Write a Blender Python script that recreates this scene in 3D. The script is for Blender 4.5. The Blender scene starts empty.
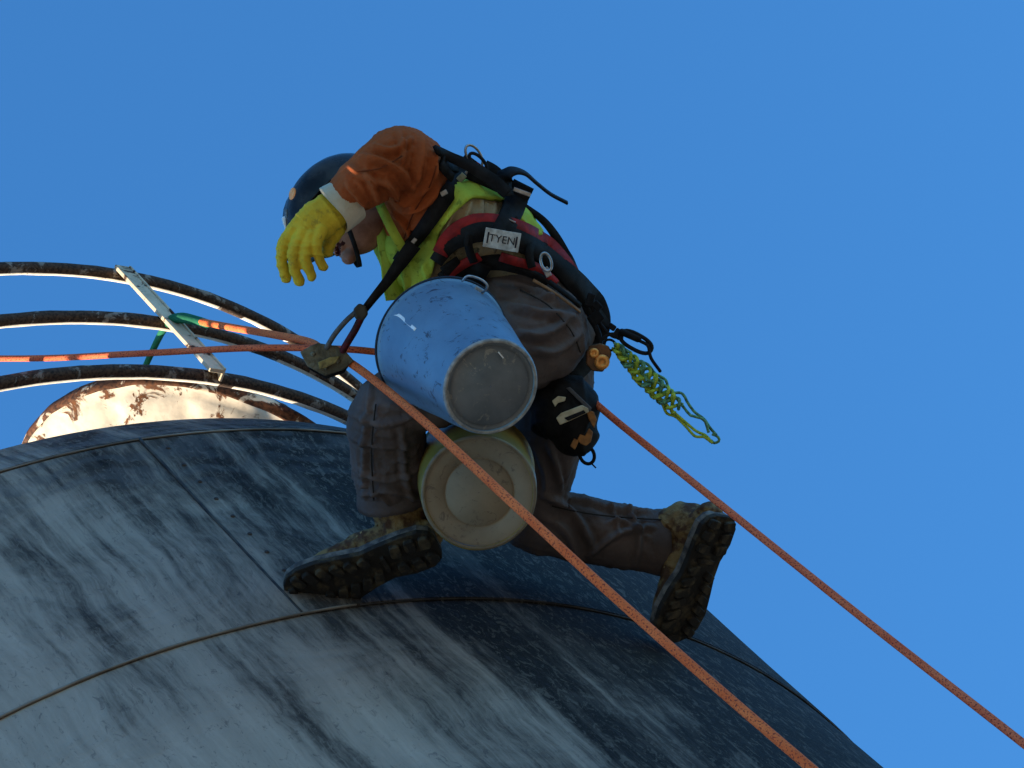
import bpy, bmesh, math, random
import numpy as np
from mathutils import Vector, Matrix, noise
from mathutils.bvhtree import BVHTree
random.seed(7)
SC = bpy.context.scene
COL = SC.collection
PI = math.pi

# ---------------------------------------------------------------- camera
FPX = 3400.0
EL = math.radians(50.144); RO = math.radians(39.057)
VIEW = Vector((0, math.cos(EL), math.sin(EL)))
RTV = Vector((1, 0, 0)); UPV = Vector((0, -math.sin(EL), math.cos(EL)))
gx, gy = math.cos(RO), math.sin(RO); rx, ry = math.sin(RO), -math.cos(RO)
EX = RTV * rx - UPV * gx           # world direction of picture right
EY = RTV * ry - UPV * gy           # world direction of picture down
CAM = Vector((0, 0, 1.6))
cd = bpy.data.cameras.new('camera'); cam = bpy.data.objects.new('camera', cd); COL.objects.link(cam)
cam.location = CAM
cam.rotation_euler = Matrix((EX, -EY, -VIEW)).transposed().to_euler()
cd.sensor_width = 36; cd.lens = 36 * FPX / 1024; cd.clip_start = 0.1; cd.clip_end = 3000
SC.camera = cam
SC.render.resolution_x = 1024; SC.render.resolution_y = 768

# ---------------------------------------------------------------- light
SUN_EL = math.radians(10); SUN_AZ_X, SUN_AZ_Y = -0.992, -0.12
SUN_DIR = Vector((SUN_AZ_X, SUN_AZ_Y, 0)).normalized() * math.cos(SUN_EL) + Vector((0, 0, math.sin(SUN_EL)))
W = bpy.data.worlds.new('World'); SC.world = W; W.use_nodes = True
nt = W.node_tree; bg = nt.nodes['Background']
sky = nt.nodes.new('ShaderNodeTexSky'); sky.sky_type = 'NISHITA'; sky.sun_disc = False
sky.sun_elevation = SUN_EL; sky.sun_rotation = math.atan2(SUN_DIR.x, SUN_DIR.y)
sky.air_density = 1.0; sky.dust_density = 0.0; sky.ozone_density = 6.0
tint = nt.nodes.new('ShaderNodeMix'); tint.data_type = 'RGBA'; tint.blend_type = 'MULTIPLY'; tint.inputs[0].default_value = 1
nt.links.new(sky.outputs[0], tint.inputs[6]); tint.inputs[7].default_value = (0.80, 1.02, 0.98, 1)
nt.links.new(tint.outputs[2], bg.inputs[0]); bg.inputs[1].default_value = 0.15
sl = bpy.data.lights.new('sun', 'SUN'); sl.energy = 4.8; sl.angle = math.radians(0.5); sl.color = (1.0, 0.80, 0.56)
so = bpy.data.objects.new('sun', sl); COL.objects.link(so)
so.rotation_euler = SUN_DIR.to_track_quat('Z', 'Y').to_euler(); so.location = (-8, 0, 12)
SC.view_settings.view_transform = 'Standard'; SC.view_settings.look = 'None'
SC.view_settings.exposure = 1.65; SC.view_settings.gamma = 1.0; SC.view_settings.use_curve_mapping = False

# ---------------------------------------------------------------- helpers
def P(px, py, dep=8.0):
    """a point of the place: picture direction and distance along the view axis"""
    qx, qy = px - 512, py - 384
    a = qx * rx + qy * ry; b = -(qx * gx + qy * gy)
    return CAM + (VIEW + RTV * (a / FPX) + UPV * (b / FPX)) * dep
def proj(p):
    d = p - CAM; z = d.dot(VIEW); a = d.dot(RTV) * FPX / z; b = d.dot(UPV) * FPX / z
    return 512 + a * rx - b * gx, 384 + a * ry - b * gy
PX = 8.0 / FPX                      # metres per pixel at 8 m

def props(o, label=None, cat=None, group=None, kind=None):
    if label: o['label'] = label
    if cat: o['category'] = cat
    if group: o['group'] = group
    if kind: o['kind'] = kind
    return o
def thing(name, loc, label, cat, group=None):
    o = bpy.data.objects.new(name, None); COL.objects.link(o); o.location = loc
    o.empty_display_size = 0.1
    return props(o, label, cat, group)
def base_of(o):
    v = Vector((0, 0, 0))
    while o is not None: v += o.location; o = o.parent
    return v
def mk(name, verts, faces, mats, parent=None, smooth=True, fm=None, loc=None, uvs=None):
    base = base_of(parent) if parent else (loc if loc is not None else Vector((0, 0, 0)))
    me = bpy.data.meshes.new(name)
    me.from_pydata([tuple(Vector(v) - base) for v in verts], [], faces)
    if not isinstance(mats, (list, tuple)): mats = [mats]
    for m in mats: me.materials.append(m)
    if fm is not None: me.polygons.foreach_set('material_index', fm)
    me.polygons.foreach_set('use_smooth', [smooth] * len(me.polygons))
    if uvs is not None:
        ul = me.uv_layers.new(name='UVMap')
        for l in me.loops: ul.data[l.index].uv = uvs[l.vertex_index]
    me.update()
    o = bpy.data.objects.new(name, me); COL.objects.link(o)
    if parent: o.parent = parent
    else: o.location = base
    return o
def copy_part(o, parent, loc, rot=None):
    c = o.copy(); COL.objects.link(c); c.parent = parent; c.location = loc
    if rot is not None: c.rotation_euler = rot
    return c
class MB:
    def __init__(s): s.v = []; s.f = []; s.m = []
    def add(s, vs, fs, m=0):
        n = len(s.v); s.v += [Vector(v) for v in vs]; s.f += [tuple(i + n for i in f) for f in fs]; s.m += [m] * len(fs)
    def build(s, name, mats, parent=None, smooth=True, loc=None):
        return mk(name, s.v, s.f, mats, parent, smooth, s.m, loc)
def frame_along(pts, ref):
    T = []
    for i in range(len(pts)):
        a = pts[max(0, i - 1)]; b = pts[min(len(pts) - 1, i + 1)]
        t = (b - a); T.append(t.normalized() if t.length > 1e-9 else Vector((0, 0, 1)))
    S = []
    for t in T:
        n = ref - t * ref.dot(t)
        if n.length < 1e-4: n = EX - t * EX.dot(t)
        S.append(n.normalized())
    return T, S
def tube(mb, pts, rad, n=10, ref=None, rad2=None, cap=True, m=0, closed=False):
    """loft of ellipses: rad across the picture, rad2 along ref (default the view axis)"""
    pts = [Vector(p) for p in pts]; ref = ref or VIEW
    if not hasattr(rad, '__len__'): rad = [rad] * len(pts)
    if rad2 is None: rad2 = rad
    if not hasattr(rad2, '__len__'): rad2 = [rad2] * len(pts)
    T, S = frame_along(pts, ref)
    if closed:
        for i in range(len(pts)):
            t = (pts[(i + 1) % len(pts)] - pts[i - 1]).normalized(); T[i] = t
            S[i] = (ref - t * ref.dot(t)).normalized()
    rings = [(pts[i], T[i], S[i], rad[i], rad2[i]) for i in range(len(pts))]
    if cap == 'round' and not closed:
        def capr(r, sgn):
            p, t, s, a, b = r; out = []
            for k in (0.35, 0.7, 0.93):
                c = math.sqrt(1 - k * k); out.append((p + t * sgn * min(a, b) * k, t, s, a * c, b * c))
            return out
        rings = list(reversed(capr(rings[0], -1))) + rings + capr(rings[-1], 1)
    vs = []; fs = []
    for p, t, s, a, b in rings:
        w = t.cross(s)
        for k in range(n):
            an = 2 * PI * k / n
            vs.append(p + w * math.cos(an) * a + s * math.sin(an) * b)
    R = len(rings)
    for i in range(R if closed else R - 1):
        j = (i + 1) % R
        for k in range(n):
            k2 = (k + 1) % n
            fs.append((i * n + k, i * n + k2, j * n + k2, j * n + k))
    if cap and not closed:
        fs.append(tuple(range(n))[::-1]); fs.append(tuple(range((R - 1) * n, R * n)))
    mb.add(vs, fs, m)
def catmull(pts, k=6):
    pts = [Vector(p) for p in pts]; out = []
    Q = [pts[0] * 2 - pts[1]] + pts + [pts[-1] * 2 - pts[-2]]
    for i in range(1, len(Q) - 2):
        for j in range(k):
            t = j / k
            out.append(0.5 * ((2 * Q[i]) + (Q[i + 1] - Q[i - 1]) * t + (2 * Q[i - 1] - 5 * Q[i] + 4 * Q[i + 1] - Q[i + 2]) * t * t + (3 * Q[i] - Q[i - 1] - 3 * Q[i + 1] + Q[i + 2]) * t ** 3))
    out.append(pts[-1]); return out
def sm_list(vals, k):
    out = []
    for i in range(len(vals) - 1):
        for j in range(k): out.append(vals[i] + (vals[i + 1] - vals[i]) * j / k)
    out.append(vals[-1]); return out
def box(mb, c, X, Y, Z, m=0):
    """box centred on c with half-extent vectors X Y Z"""
    vs = [c + X * i + Y * j + Z * k for i in (-1, 1) for j in (-1, 1) for k in (-1, 1)]
    fs = [(0, 1, 3, 2), (4, 6, 7, 5), (0, 4, 5, 1), (2, 3, 7, 6), (0, 2, 6, 4), (1, 5, 7, 3)]
    if X.cross(Y).dot(Z) < 0: fs = [f[::-1] for f in fs]
    mb.add(vs, fs, m)
def bevel(o, w=0.002, seg=2):
    b = o.modifiers.new('bevel', 'BEVEL'); b.width = w; b.segments = seg; b.limit_method = 'ANGLE'; return o
def ribbon(mb, pts, nors, w, th=0.003, m=0):
    """strap: pts with outward normals, width w (list or number)"""
    n = len(pts)
    if not hasattr(w, '__len__'): w = [w] * n
    vs = []
    for i in range(n):
        t = (pts[min(n - 1, i + 1)] - pts[max(0, i - 1)]).normalized(); no = nors[i]
        s = t.cross(no)
        s = s.normalized() if s.length > 1e-5 else EX
        no = s.cross(t).normalized()
        if no.dot(nors[i]) < 0: no = -no
        for a, b in ((-1, 0), (1, 0), (1, 1), (-1, 1)):
            vs.append(pts[i] + s * a * w[i] / 2 + no * th * b)
    fs = []
    for i in range(n - 1):
        for k in range(4):
            k2 = (k + 1) % 4
            fs.append((i * 4 + k, i * 4 + k2, i * 4 + 4 + k2, i * 4 + 4 + k))
    fs.append((3, 2, 1, 0)); fs.append((n * 4 - 4, n * 4 - 3, n * 4 - 2, n * 4 - 1))
    mb.add(vs, fs, m)
def voxel(mb, size, smooth_it=3, fac=0.5):
    """one continuous surface grown from overlapping lofts"""
    me = bpy.data.meshes.new('tmp'); me.from_pydata([tuple(v) for v in mb.v], [], mb.f); me.update()
    bm = bmesh.new(); bm.from_mesh(me); bmesh.ops.recalc_face_normals(bm, faces=bm.faces); bm.to_mesh(me); bm.free()
    o = bpy.data.objects.new('tmp', me); COL.objects.link(o)
    r = o.modifiers.new('r', 'REMESH'); r.mode = 'VOXEL'; r.voxel_size = size
    s = o.modifiers.new('s', 'SMOOTH'); s.factor = fac; s.iterations = smooth_it
    dg = bpy.context.evaluated_depsgraph_get(); dg.update()
    e = o.evaluated_get(dg).to_mesh()
    vs = [v.co.copy() for v in e.vertices]; ns = [v.normal.copy() for v in e.vertices]
    fs = [tuple(p.vertices) for p in e.polygons]
    o.evaluated_get(dg).to_mesh_clear(); bpy.data.objects.remove(o); bpy.data.meshes.remove(me)
    return vs, ns, fs
def ridged(p, a, along, across, seed):
    """folds that run across axis a"""
    q = p * across + a * (p.dot(a) * (along - across)) + Vector((seed, seed * 1.7, -seed))
    w = noise.noise_vector(p * 6 + Vector((seed, 0, 0))) * 0.9
    n = noise.noise(q + w)
    return math.exp(-(abs(n) * 4.2) ** 1.25)
def relax(V, F, it=2, only=None, w=0.5):
    nb = {}
    for f in F:
        for x, y in zip(f, f[1:] + f[:1]): nb.setdefault(x, set()).add(y); nb.setdefault(y, set()).add(x)
    for _ in range(it):
        W_ = list(V)
        for i in (only if only is not None else range(len(V))):
            s_ = Vector((0, 0, 0)); k = 0
            for j in nb.get(i, ()):
                if only is None or j in only: s_ += V[j]; k += 1
            if k: W_[i] = V[i] * (1 - w) + s_ / k * w
        V = W_
    return V
def lines(P0, segs):
    """distance-weighted limb axis at a point: nearest of the segments"""
    best = None
    for (a, b, *rest) in segs:
        ab = b - a; t = max(0, min(1, (P0 - a).dot(ab) / ab.length_squared)); d = (P0 - a - ab * t).length
        if best is None or d < best[0]: best = (d, ab.normalized(), rest, t)
    return best

# ---------------------------------------------------------------- materials
def nmat(name):
    m = bpy.data.materials.new(name); m.use_nodes = True; n = m.node_tree.nodes; l = m.node_tree.links
    return m, n, l, n['Principled BSDF']
def ramp(n, stops, interp='LINEAR'):
    r = n.new('ShaderNodeValToRGB'); r.color_ramp.interpolation = interp
    e = r.color_ramp.elements
    while len(e) < len(stops): e.new(0.5)
    for i, (p, c) in enumerate(stops):
        e[i].position = p; e[i].color = (c[0], c[1], c[2], 1) if hasattr(c, '__len__') else (c, c, c, 1)
    return r
def mixc(n, l, fac, a, b, mode='MIX'):
    x = n.new('ShaderNodeMix'); x.data_type = 'RGBA'; x.blend_type = mode
    for sock, val in ((x.inputs[0], fac), (x.inputs[6], a), (x.inputs[7], b)):
        if hasattr(val, 'links') or hasattr(val, 'is_linked'): l.new(val, sock)
        elif hasattr(val, '__len__'): sock.default_value = (*val, 1)
        else: sock.default_value = val
    return x.outputs[2]
def tex(n, l, coord, scale=(1, 1, 1), nscale=5, detail=6, rough=0.55, dist=0.0, loc=(0, 0, 0)):
    mp = n.new('ShaderNodeMapping'); mp.inputs['Scale'].default_value = scale; mp.inputs['Location'].default_value = loc
    l.new(coord, mp.inputs[0]); t = n.new('ShaderNodeTexNoise'); l.new(mp.outputs[0], t.inputs['Vector'])
    t.inputs['Scale'].default_value = nscale; t.inputs['Detail'].default_value = detail
    t.inputs['Roughness'].default_value = rough; t.inputs['Distortion'].default_value = dist
    return t.outputs['Fac']
def bump(n, l, h, bs, strength=0.4, dist=0.01, prev=None):
    b = n.new('ShaderNodeBump'); b.inputs['Strength'].default_value = strength; b.inputs['Distance'].default_value = dist
    l.new(h, b.inputs['Height'])
    if prev: l.new(prev, b.inputs['Normal'])
    l.new(b.outputs[0], bs.inputs['Normal']); return b.outputs[0]
def simple(name, col, col2=None, rough=0.6, metal=0.0, scale=20, lo=0.4, hi=0.62, bs_=0.3, bd=0.002, fine=250, spec=0.15):
    """base colour with patches of a second one, and fine grain relief"""
    m, n, l, b = nmat(name); tc = n.new('ShaderNodeTexCoord').outputs['Object']
    col2 = col2 or tuple(c * 0.6 for c in col)
    f = tex(n, l, tc, nscale=scale); r = ramp(n, [(lo, 0.0), (hi, 1.0)]); l.new(f, r.inputs[0])
    l.new(mixc(n, l, r.outputs[0], col, col2), b.inputs['Base Color'])
    b.inputs['Roughness'].default_value = rough; b.inputs['Metallic'].default_value = metal
    b.inputs['Specular IOR Level'].default_value = spec
    f2 = tex(n, l, tc, nscale=fine, detail=3)
    bump(n, l, f2, b, bs_, bd)
    return m

def wall_material():
    m, n, l, b = nmat('weathered_tank_paint')
    uv = n.new('ShaderNodeUVMap').outputs[0]
    sep = n.new('ShaderNodeSeparateXYZ'); l.new(uv, sep.inputs[0])
    # fall-line streaks: narrow round the tank, long down it
    wob = tex(n, l, uv, (1, 1, 1), 3.2, 5)
    add = n.new('ShaderNodeVectorMath'); add.operation = 'MULTIPLY_ADD'
    cmb = n.new('ShaderNodeCombineXYZ'); l.new(wob, cmb.inputs[0])
    l.new(cmb.outputs[0], add.inputs[0]); add.inputs[1].default_value = (0.07, 0, 0); l.new(uv, add.inputs[2])
    u2 = add.outputs[0]
    s1 = tex(n, l, u2, (7, 0.5, 1), 1.0, 6, 0.62)
    s2 = tex(n, l, u2, (30, 1.3, 1), 1.0, 8, 0.78, loc=(3, 1, 0))
    s3 = tex(n, l, u2, (120, 9, 1), 1.0, 4, 0.7, loc=(9, 4, 0))
    pat = tex(n, l, uv, (1, 1, 1), 2.6, 7, 0.6, 1.2)
    fl = tex(n, l, u2, (2.2, 1, 1), 22, 8, 0.8, 0.8)
    # dirt grows towards the weather side
    g = n.new('ShaderNodeMapRange'); l.new(sep.outputs[0], g.inputs[0])
    g.inputs[1].default_value = WU0; g.inputs[2].default_value = WU1; g.inputs[3].default_value = -0.10; g.inputs[4].default_value = 0.10
    gt = n.new('ShaderNodeMapRange'); l.new(sep.outputs[1], gt.inputs[0])
    gt.inputs[1].default_value = ZR2 - 0.5; gt.inputs[2].default_value = ZR1; gt.inputs[3].default_value = -0.03; gt.inputs[4].default_value = 0.07
    def mathn(op, a, bb):
        x = n.new('ShaderNodeMath'); x.operation = op
        for s, v in ((x.inputs[0], a), (x.inputs[1], bb)):
            if hasattr(v, 'is_linked'): l.new(v, s)
            else: s.default_value = v
        return x.outputs[0]
    t = mathn('ADD', mathn('MULTIPLY', s1, 0.42), mathn('MULTIPLY', s2, 0.32))
    t = mathn('ADD', t, mathn('MULTIPLY', pat, 0.26))
    t = mathn('ADD', t, g.outputs[0]); t = mathn('ADD', t, gt.outputs[0])
    ge = n.new('ShaderNodeMapRange'); l.new(sep.outputs[0], ge.inputs[0])
    ge.inputs[1].default_value = WU1 - 1.3; ge.inputs[2].default_value = WU1 + 0.1; ge.inputs[3].default_value = 0.0; ge.inputs[4].default_value = 0.17
    t = mathn('ADD', t, ge.outputs[0])
    blot = tex(n, l, uv, (3.0, 0.42, 1), 1.1, 7, 0.66, 0.3, loc=(4.4, 2.2, 0)); rb = ramp(n, [(0.50, -0.0), (0.60, 0.08)]); l.new(blot, rb.inputs[0])
    t = mathn('ADD', t, rb.outputs[0])
    r = ramp(n, [(0.34, (0.40, 0.34, 0.285)), (0.46, (0.29, 0.248, 0.208)), (0.52, (0.17, 0.147, 0.126)), (0.57, (0.066, 0.058, 0.052)), (0.63, (0.018, 0.016, 0.015))])
    l.new(t, r.inputs[0]); c = r.outputs[0]
    # chalky flakes within the dirt
    t3 = mathn('ADD', mathn('MULTIPLY', fl, 0.90), mathn('MULTIPLY', s3, 0.10))
    rf = ramp(n, [(0.525, 0.0), (0.56, 1.0)]); l.new(t3, rf.inputs[0])
    c = mixc(n, l, mathn('MULTIPLY', mathn('MULTIPLY', rf.outputs[0], s1), 0.42), c, (0.29, 0.26, 0.225))
    rd = ramp(n, [(0.40, 1.0), (0.44, 0.0)]); l.new(t3, rd.inputs[0])
    c = mixc(n, l, mathn('MULTIPLY', mathn('MULTIPLY', rd.outputs[0], s1), 0.9), c, (0.045, 0.045, 0.055))
    # swept brush arcs under the top seam
    wv = n.new('ShaderNodeTexWave'); wv.wave_type = 'RINGS'; wv.inputs['Scale'].default_value = 3.5; wv.inputs['Distortion'].default_value = 11
    wv.inputs['Detail'].default_value = 4; wv.inputs['Detail Scale'].default_value = 1.4
    mp = n.new('ShaderNodeMapping'); mp.inputs['Location'].default_value = (1.3, -ZR1 + 0.3, 0); l.new(uv, mp.inputs[0]); l.new(mp.outputs[0], wv.inputs[0])
    rw = ramp(n, [(0.25, 0.0), (0.8, 1.0)]); l.new(wv.outputs[1], rw.inputs[0])
    mk_ = n.new('ShaderNodeMapRange'); l.new(mathn('ADD', sep.outputs[1], mathn('MULTIPLY', pat, 0.9)), mk_.inputs[0])
    mk_.inputs[1].default_value = ZR1 - 0.18 + 0.3; mk_.inputs[2].default_value = ZR1 - 0.02 + 0.4; mk_.inputs[3].default_value = 0; mk_.inputs[4].default_value = 0.32
    c = mixc(n, l, mathn('MULTIPLY', rw.outputs[0], mk_.outputs[0]), c, (0.10, 0.105, 0.115))
    l.new(c, b.inputs['Base Color']); b.inputs['Roughness'].default_value = 0.75; b.inputs['Specular IOR Level'].default_value = 0.08
    bp = bump(n, l, t3, b, 0.5, 0.004); bump(n, l, pat, b, 0.5, 0.02, bp)
    return m
def rust_material(name, paint, amount, scale=9, rust=(0.075, 0.03, 0.016), rust2=(0.03, 0.016, 0.012)):
    m, n, l, b = nmat(name); tc = n.new('ShaderNodeTexCoord').outputs['Object']
    f = tex(n, l, tc, nscale=scale, detail=8, rough=0.68, dist=0.5)
    r = ramp(n, [(amount - 0.02, 0.0), (amount + 0.02, 1.0)]); l.new(f, r.inputs[0])
    f2 = tex(n, l, tc, nscale=scale * 6, detail=5); r2 = ramp(n, [(0.4, rust), (0.65, rust2)]); l.new(f2, r2.inputs[0])
    pf = tex(n, l, tc, nscale=scale * 2, detail=6); rp = ramp(n, [(0.4, paint), (0.7, tuple(c * 0.72 for c in paint))]); l.new(pf, rp.inputs[0])
    l.new(mixc(n, l, r.outputs[0], rp.outputs[0], r2.outputs[0]), b.inputs['Base Color'])
    b.inputs['Roughness'].default_value = 0.8; b.inputs['Specular IOR Level'].default_value = 0.12
    p = bump(n, l, r.outputs[0], b, 0.5, 0.003); bump(n, l, f2, b, 0.4, 0.002, p)
    return m
def cloth_material(name, col, col2, weave=900, stain=None, sc=9, rough=0.85):
    m, n, l, b = nmat(name); tc = n.new('ShaderNodeTexCoord').outputs['Object']
    f = tex(n, l, tc, nscale=sc, detail=7, rough=0.6); r = ramp(n, [(0.35, col), (0.66, col2)]); l.new(f, r.inputs[0]); c = r.outputs[0]
    if stain:
        f3 = tex(n, l, tc, nscale=28, detail=7, rough=0.7); r3 = ramp(n, [(0.57, 0.0), (0.64, 1.0)]); l.new(f3, r3.inputs[0])
        c = mixc(n, l, r3.outputs[0], c, stain)
    l.new(c, b.inputs['Base Color']); b.inputs['Roughness'].default_value = rough
    b.inputs['Specular IOR Level'].default_value = 0.08
    w = tex(n, l, tc, nscale=weave, detail=2); w2 = tex(n, l, tc, nscale=55, detail=4, rough=0.6)
    p = bump(n, l, w, b, 0.35, 0.001); bump(n, l, w2, b, 0.5, 0.006, p)
    return m
def rope_material(name, col, fleck, lightc):
    m, n, l, b = nmat(name); tc = n.new('ShaderNodeTexCoord').outputs['UV']
    ck = n.new('ShaderNodeTexChecker'); mp = n.new('ShaderNodeMapping'); mp.inputs['Rotation'].default_value = (0, 0, 0.785)
    mp.inputs['Scale'].default_value = (6, 130, 1); l.new(tc, mp.inputs[0])
    f = tex(n, l, tc, (14, 170, 1), 1, 2); r = ramp(n, [(0.56, 0.0), (0.60, 1.0)]); l.new(f, r.inputs[0])
    f2 = tex(n, l, tc, (3, 8, 1), 1, 5); r2 = ramp(n, [(0.35, col), (0.7, lightc)]); l.new(f2, r2.inputs[0])
    l.new(mixc(n, l, r.outputs[0], r2.outputs[0], fleck), b.inputs['Base Color'])
    b.inputs['Roughness'].default_value = 0.8; b.inputs['Specular IOR Level'].default_value = 0.15
    return m

# ================================================================ THE PLACE
GROUND_Z = 0.0
s = 1.5
TC = Vector((-1.679 * s, 4.362 * s, 0)); RW = 1.57 * s
ZR2 = 4.05 * s + 1.6; ZR1 = (6.525 - 1.867) * s + 1.6; R1 = 1.589 * s; ZR0 = (6.525 - 1.722) * s + 1.6; R0 = 1.546 * s
def wall_hit(px, py, R=RW):
    d = P(px, py, 1.0) - CAM
    A = d.x ** 2 + d.y ** 2; B = -(d.x * (TC.x - CAM.x) + d.y * (TC.y - CAM.y)); C_ = (TC.x - CAM.x) ** 2 + (TC.y - CAM.y) ** 2 - R * R
    q = B * B - A * C_
    t = (-B - math.sqrt(max(q, 0))) / A
    return CAM + d * t, t
def wall_ang(px, py):
    h, t = wall_hit(px, py); return math.atan2(h.y - TC.y, h.x - TC.x)
A_SEAM = wall_ang(228, 540)
WU0 = wall_ang(60, 690) * RW; WU1 = wall_ang(790, 720) * RW
M_wall = wall_material()
M_seam = simple('seam_weld', (0.10, 0.09, 0.08), (0.30, 0.28, 0.25), rough=0.6, scale=3, fine=120)
M_dark = simple('seam_sealant', (0.03, 0.03, 0.035), (0.07, 0.065, 0.06), rough=0.7)
M_rail_rust = rust_material('rusted_rail', (0.22, 0.20, 0.18), 0.42, 22, rust=(0.085, 0.055, 0.04), rust2=(0.022, 0.017, 0.015))
M_rail_paint_lit = rust_material('flaking_paint_and_lit_edge', (0.78, 0.73, 0.64), 0.64, 14)  # flaking white; along the bars it also stands in for sunlit edges
M_vent = rust_material('rust_spotted_cream_paint', (0.55, 0.50, 0.42), 0.575, 13, rust=(0.13, 0.05, 0.02), rust2=(0.05, 0.025, 0.015))
M_rustedge = rust_material('rusted_edge', (0.6, 0.5, 0.38), 0.44, 12, rust=(0.12, 0.05, 0.025))
M_roof = simple('roof_paint', (0.36, 0.36, 0.35), (0.20, 0.19, 0.18), rough=0.7, scale=3)

# ground: one sheet to the horizon
gm = simple('dry_ground', (0.36, 0.28, 0.18), (0.28, 0.23, 0.14), rough=0.95, scale=0.4, fine=8, bs_=0.6, bd=0.05)
g_ = MB(); N = 24
for i in range(N + 1):
    for j in range(N + 1): pass
vs = [(1600 * math.copysign(abs(i / N * 2 - 1) ** 2.5, i - N / 2), 1600 * math.copysign(abs(j / N * 2 - 1) ** 2.5, j - N / 2), 0) for i in range(N + 1) for j in range(N + 1)]
vs = [(x, y, 0.0 if math.hypot(x, y) < 40 else 0.6 * math.sin(x * .02) * math.cos(y * .017)) for x, y, z in vs]
fs = [(i * (N + 1) + j, (i + 1) * (N + 1) + j, (i + 1) * (N + 1) + j + 1, i * (N + 1) + j + 1) for i in range(N) for j in range(N)]
props(mk('ground', vs, fs, gm), kind='structure')

# ---- the tank
tank = thing('water_tank', Vector((TC.x, TC.y, 0)), 'grey painted round steel tank with dirty streaks and plate seams filling the lower left', 'tank')
def plate(name, a0, a1, z0, z1, r0, r1, th=0.012, na=60, nz=6, dent=0.004):
    vs = []; uv = []
    am = (a0 + a1) / 2; sh = ((am + PI) % (2 * PI) - PI) - am
    for k in range(nz + 1):
        for i in range(na + 1):
            a = a0 + (a1 - a0) * i / na; z = z0 + (z1 - z0) * k / nz
            e = 0 if (i in (0, na) or k in (0, nz)) else 1
            r = r0 + (r1 - r0) * k / nz + dent * e * noise.noise(Vector((a * RW * 2.2, z * 2.0, 3.3)))
            vs.append((TC.x + r * math.cos(a), TC.y + r * math.sin(a), z)); uv.append(((a + sh) * RW, z))
    n0 = len(vs)
    for k in (0, nz, -1, -2):
        for i in range(na + 1):
            a = a0 + (a1 - a0) * i / na; top_ = k in (nz, -2); r = (r0, r1)[top_] - (th if k >= 0 else 0); z = (z0, z1)[top_]
            vs.append((TC.x + r * math.cos(a), TC.y + r * math.sin(a), z)); uv.append(((a + sh) * RW, z))
    W_ = na + 1
    fs = [(k * W_ + i, k * W_ + i + 1, (k + 1) * W_ + i + 1, (k + 1) * W_ + i) for k in range(nz) for i in range(na)]
    for i in range(na):
        fs.append((n0 + i, n0 + i + 1, n0 + 2 * W_ + i + 1, n0 + 2 * W_ + i))
        t = n0 + 3 * W_ + i; fs.append((t, t + 1, n0 + W_ + i + 1, n0 + W_ + i))
    for i in (0, na):
        e0 = len(vs)
        for q_ in (n0 + 2 * W_ + i, n0 + 3 * W_ + i, n0 + W_ + i, n0 + i): vs.append(vs[q_]); uv.append(uv[q_])
        fs.append(tuple(range(e0, e0 + 4)) if i == 0 else tuple(range(e0, e0 + 4))[::-1])
    return mk(name, vs, fs, M_wall, tank, True, uvs=uv)
def course(z0, z1, r0, r1, a_start, nplates, gap=0.0016, nz=6, th=0.012):
    st = 2 * PI / nplates
    for i in range(nplates):
        plate('wall_plate', a_start + st * i + gap, a_start + st * (i + 1) - gap, z0, z1, r0, r1, nz=nz, na=int(220 / nplates), th=th)
nup = 7
course(ZR2 + 0.002, ZR1 - 0.004, RW + 0.007, R1, A_SEAM, nup)
course(ZR1 + 0.003, ZR0, R1 + 0.006, R0, A_SEAM + 1.1, 4, nz=4)
zc = ZR2 - 0.003
low_a = A_SEAM - 1.25; ci = 0
while zc > 0.4:
    z0 = max(0.02, zc - 1.7); course(z0, zc, RW, RW, low_a - ci * 0.2, 3, nz=10); zc = z0 - 0.006; ci += 1
# lining behind the joints, roof cone
mb = MB(); NA = 160
prof = [(RW - 0.02, 0.0), (RW - 0.02, ZR2), (R1 - 0.016, ZR1), (R0 - 0.016, ZR0 - 0.01)]
def lathe(mb, c, prof, n, m=0, axis=None, cap0=False, cap1=False, xa=None):
    axis = axis or Vector((0, 0, 1)); xa = xa or (EX - axis * EX.dot(axis)).normalized(); ya = axis.cross(xa)
    vs = [c + axis * z + (xa * math.cos(2 * PI * i / n) + ya * math.sin(2 * PI * i / n)) * r for r, z in prof for i in range(n)]
    fs = [(k * n + i, k * n + (i + 1) % n, (k + 1) * n + (i + 1) % n, (k + 1) * n + i) for k in range(len(prof) - 1) for i in range(n)]
    if cap0: fs.append(tuple(range(n))[::-1])
    if cap1: fs.append(tuple(range((len(prof) - 1) * n, len(prof) * n)))
    mb.add(vs, fs, m)
lathe(mb, Vector((TC.x, TC.y, 0)), prof, NA)
mb.build('inner_lining', M_dark, tank)
mb = MB(); lathe(mb, Vector((TC.x, TC.y, 0)), [(R0 - 0.004, ZR0 - 0.002), (R0 - 0.03, ZR0 + 0.012), (R0 * 0.5, ZR0 + 0.12), (0.05, ZR0 + 0.2)], NA, cap1=True)
mb.build('roof', M_roof, tank)
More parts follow.
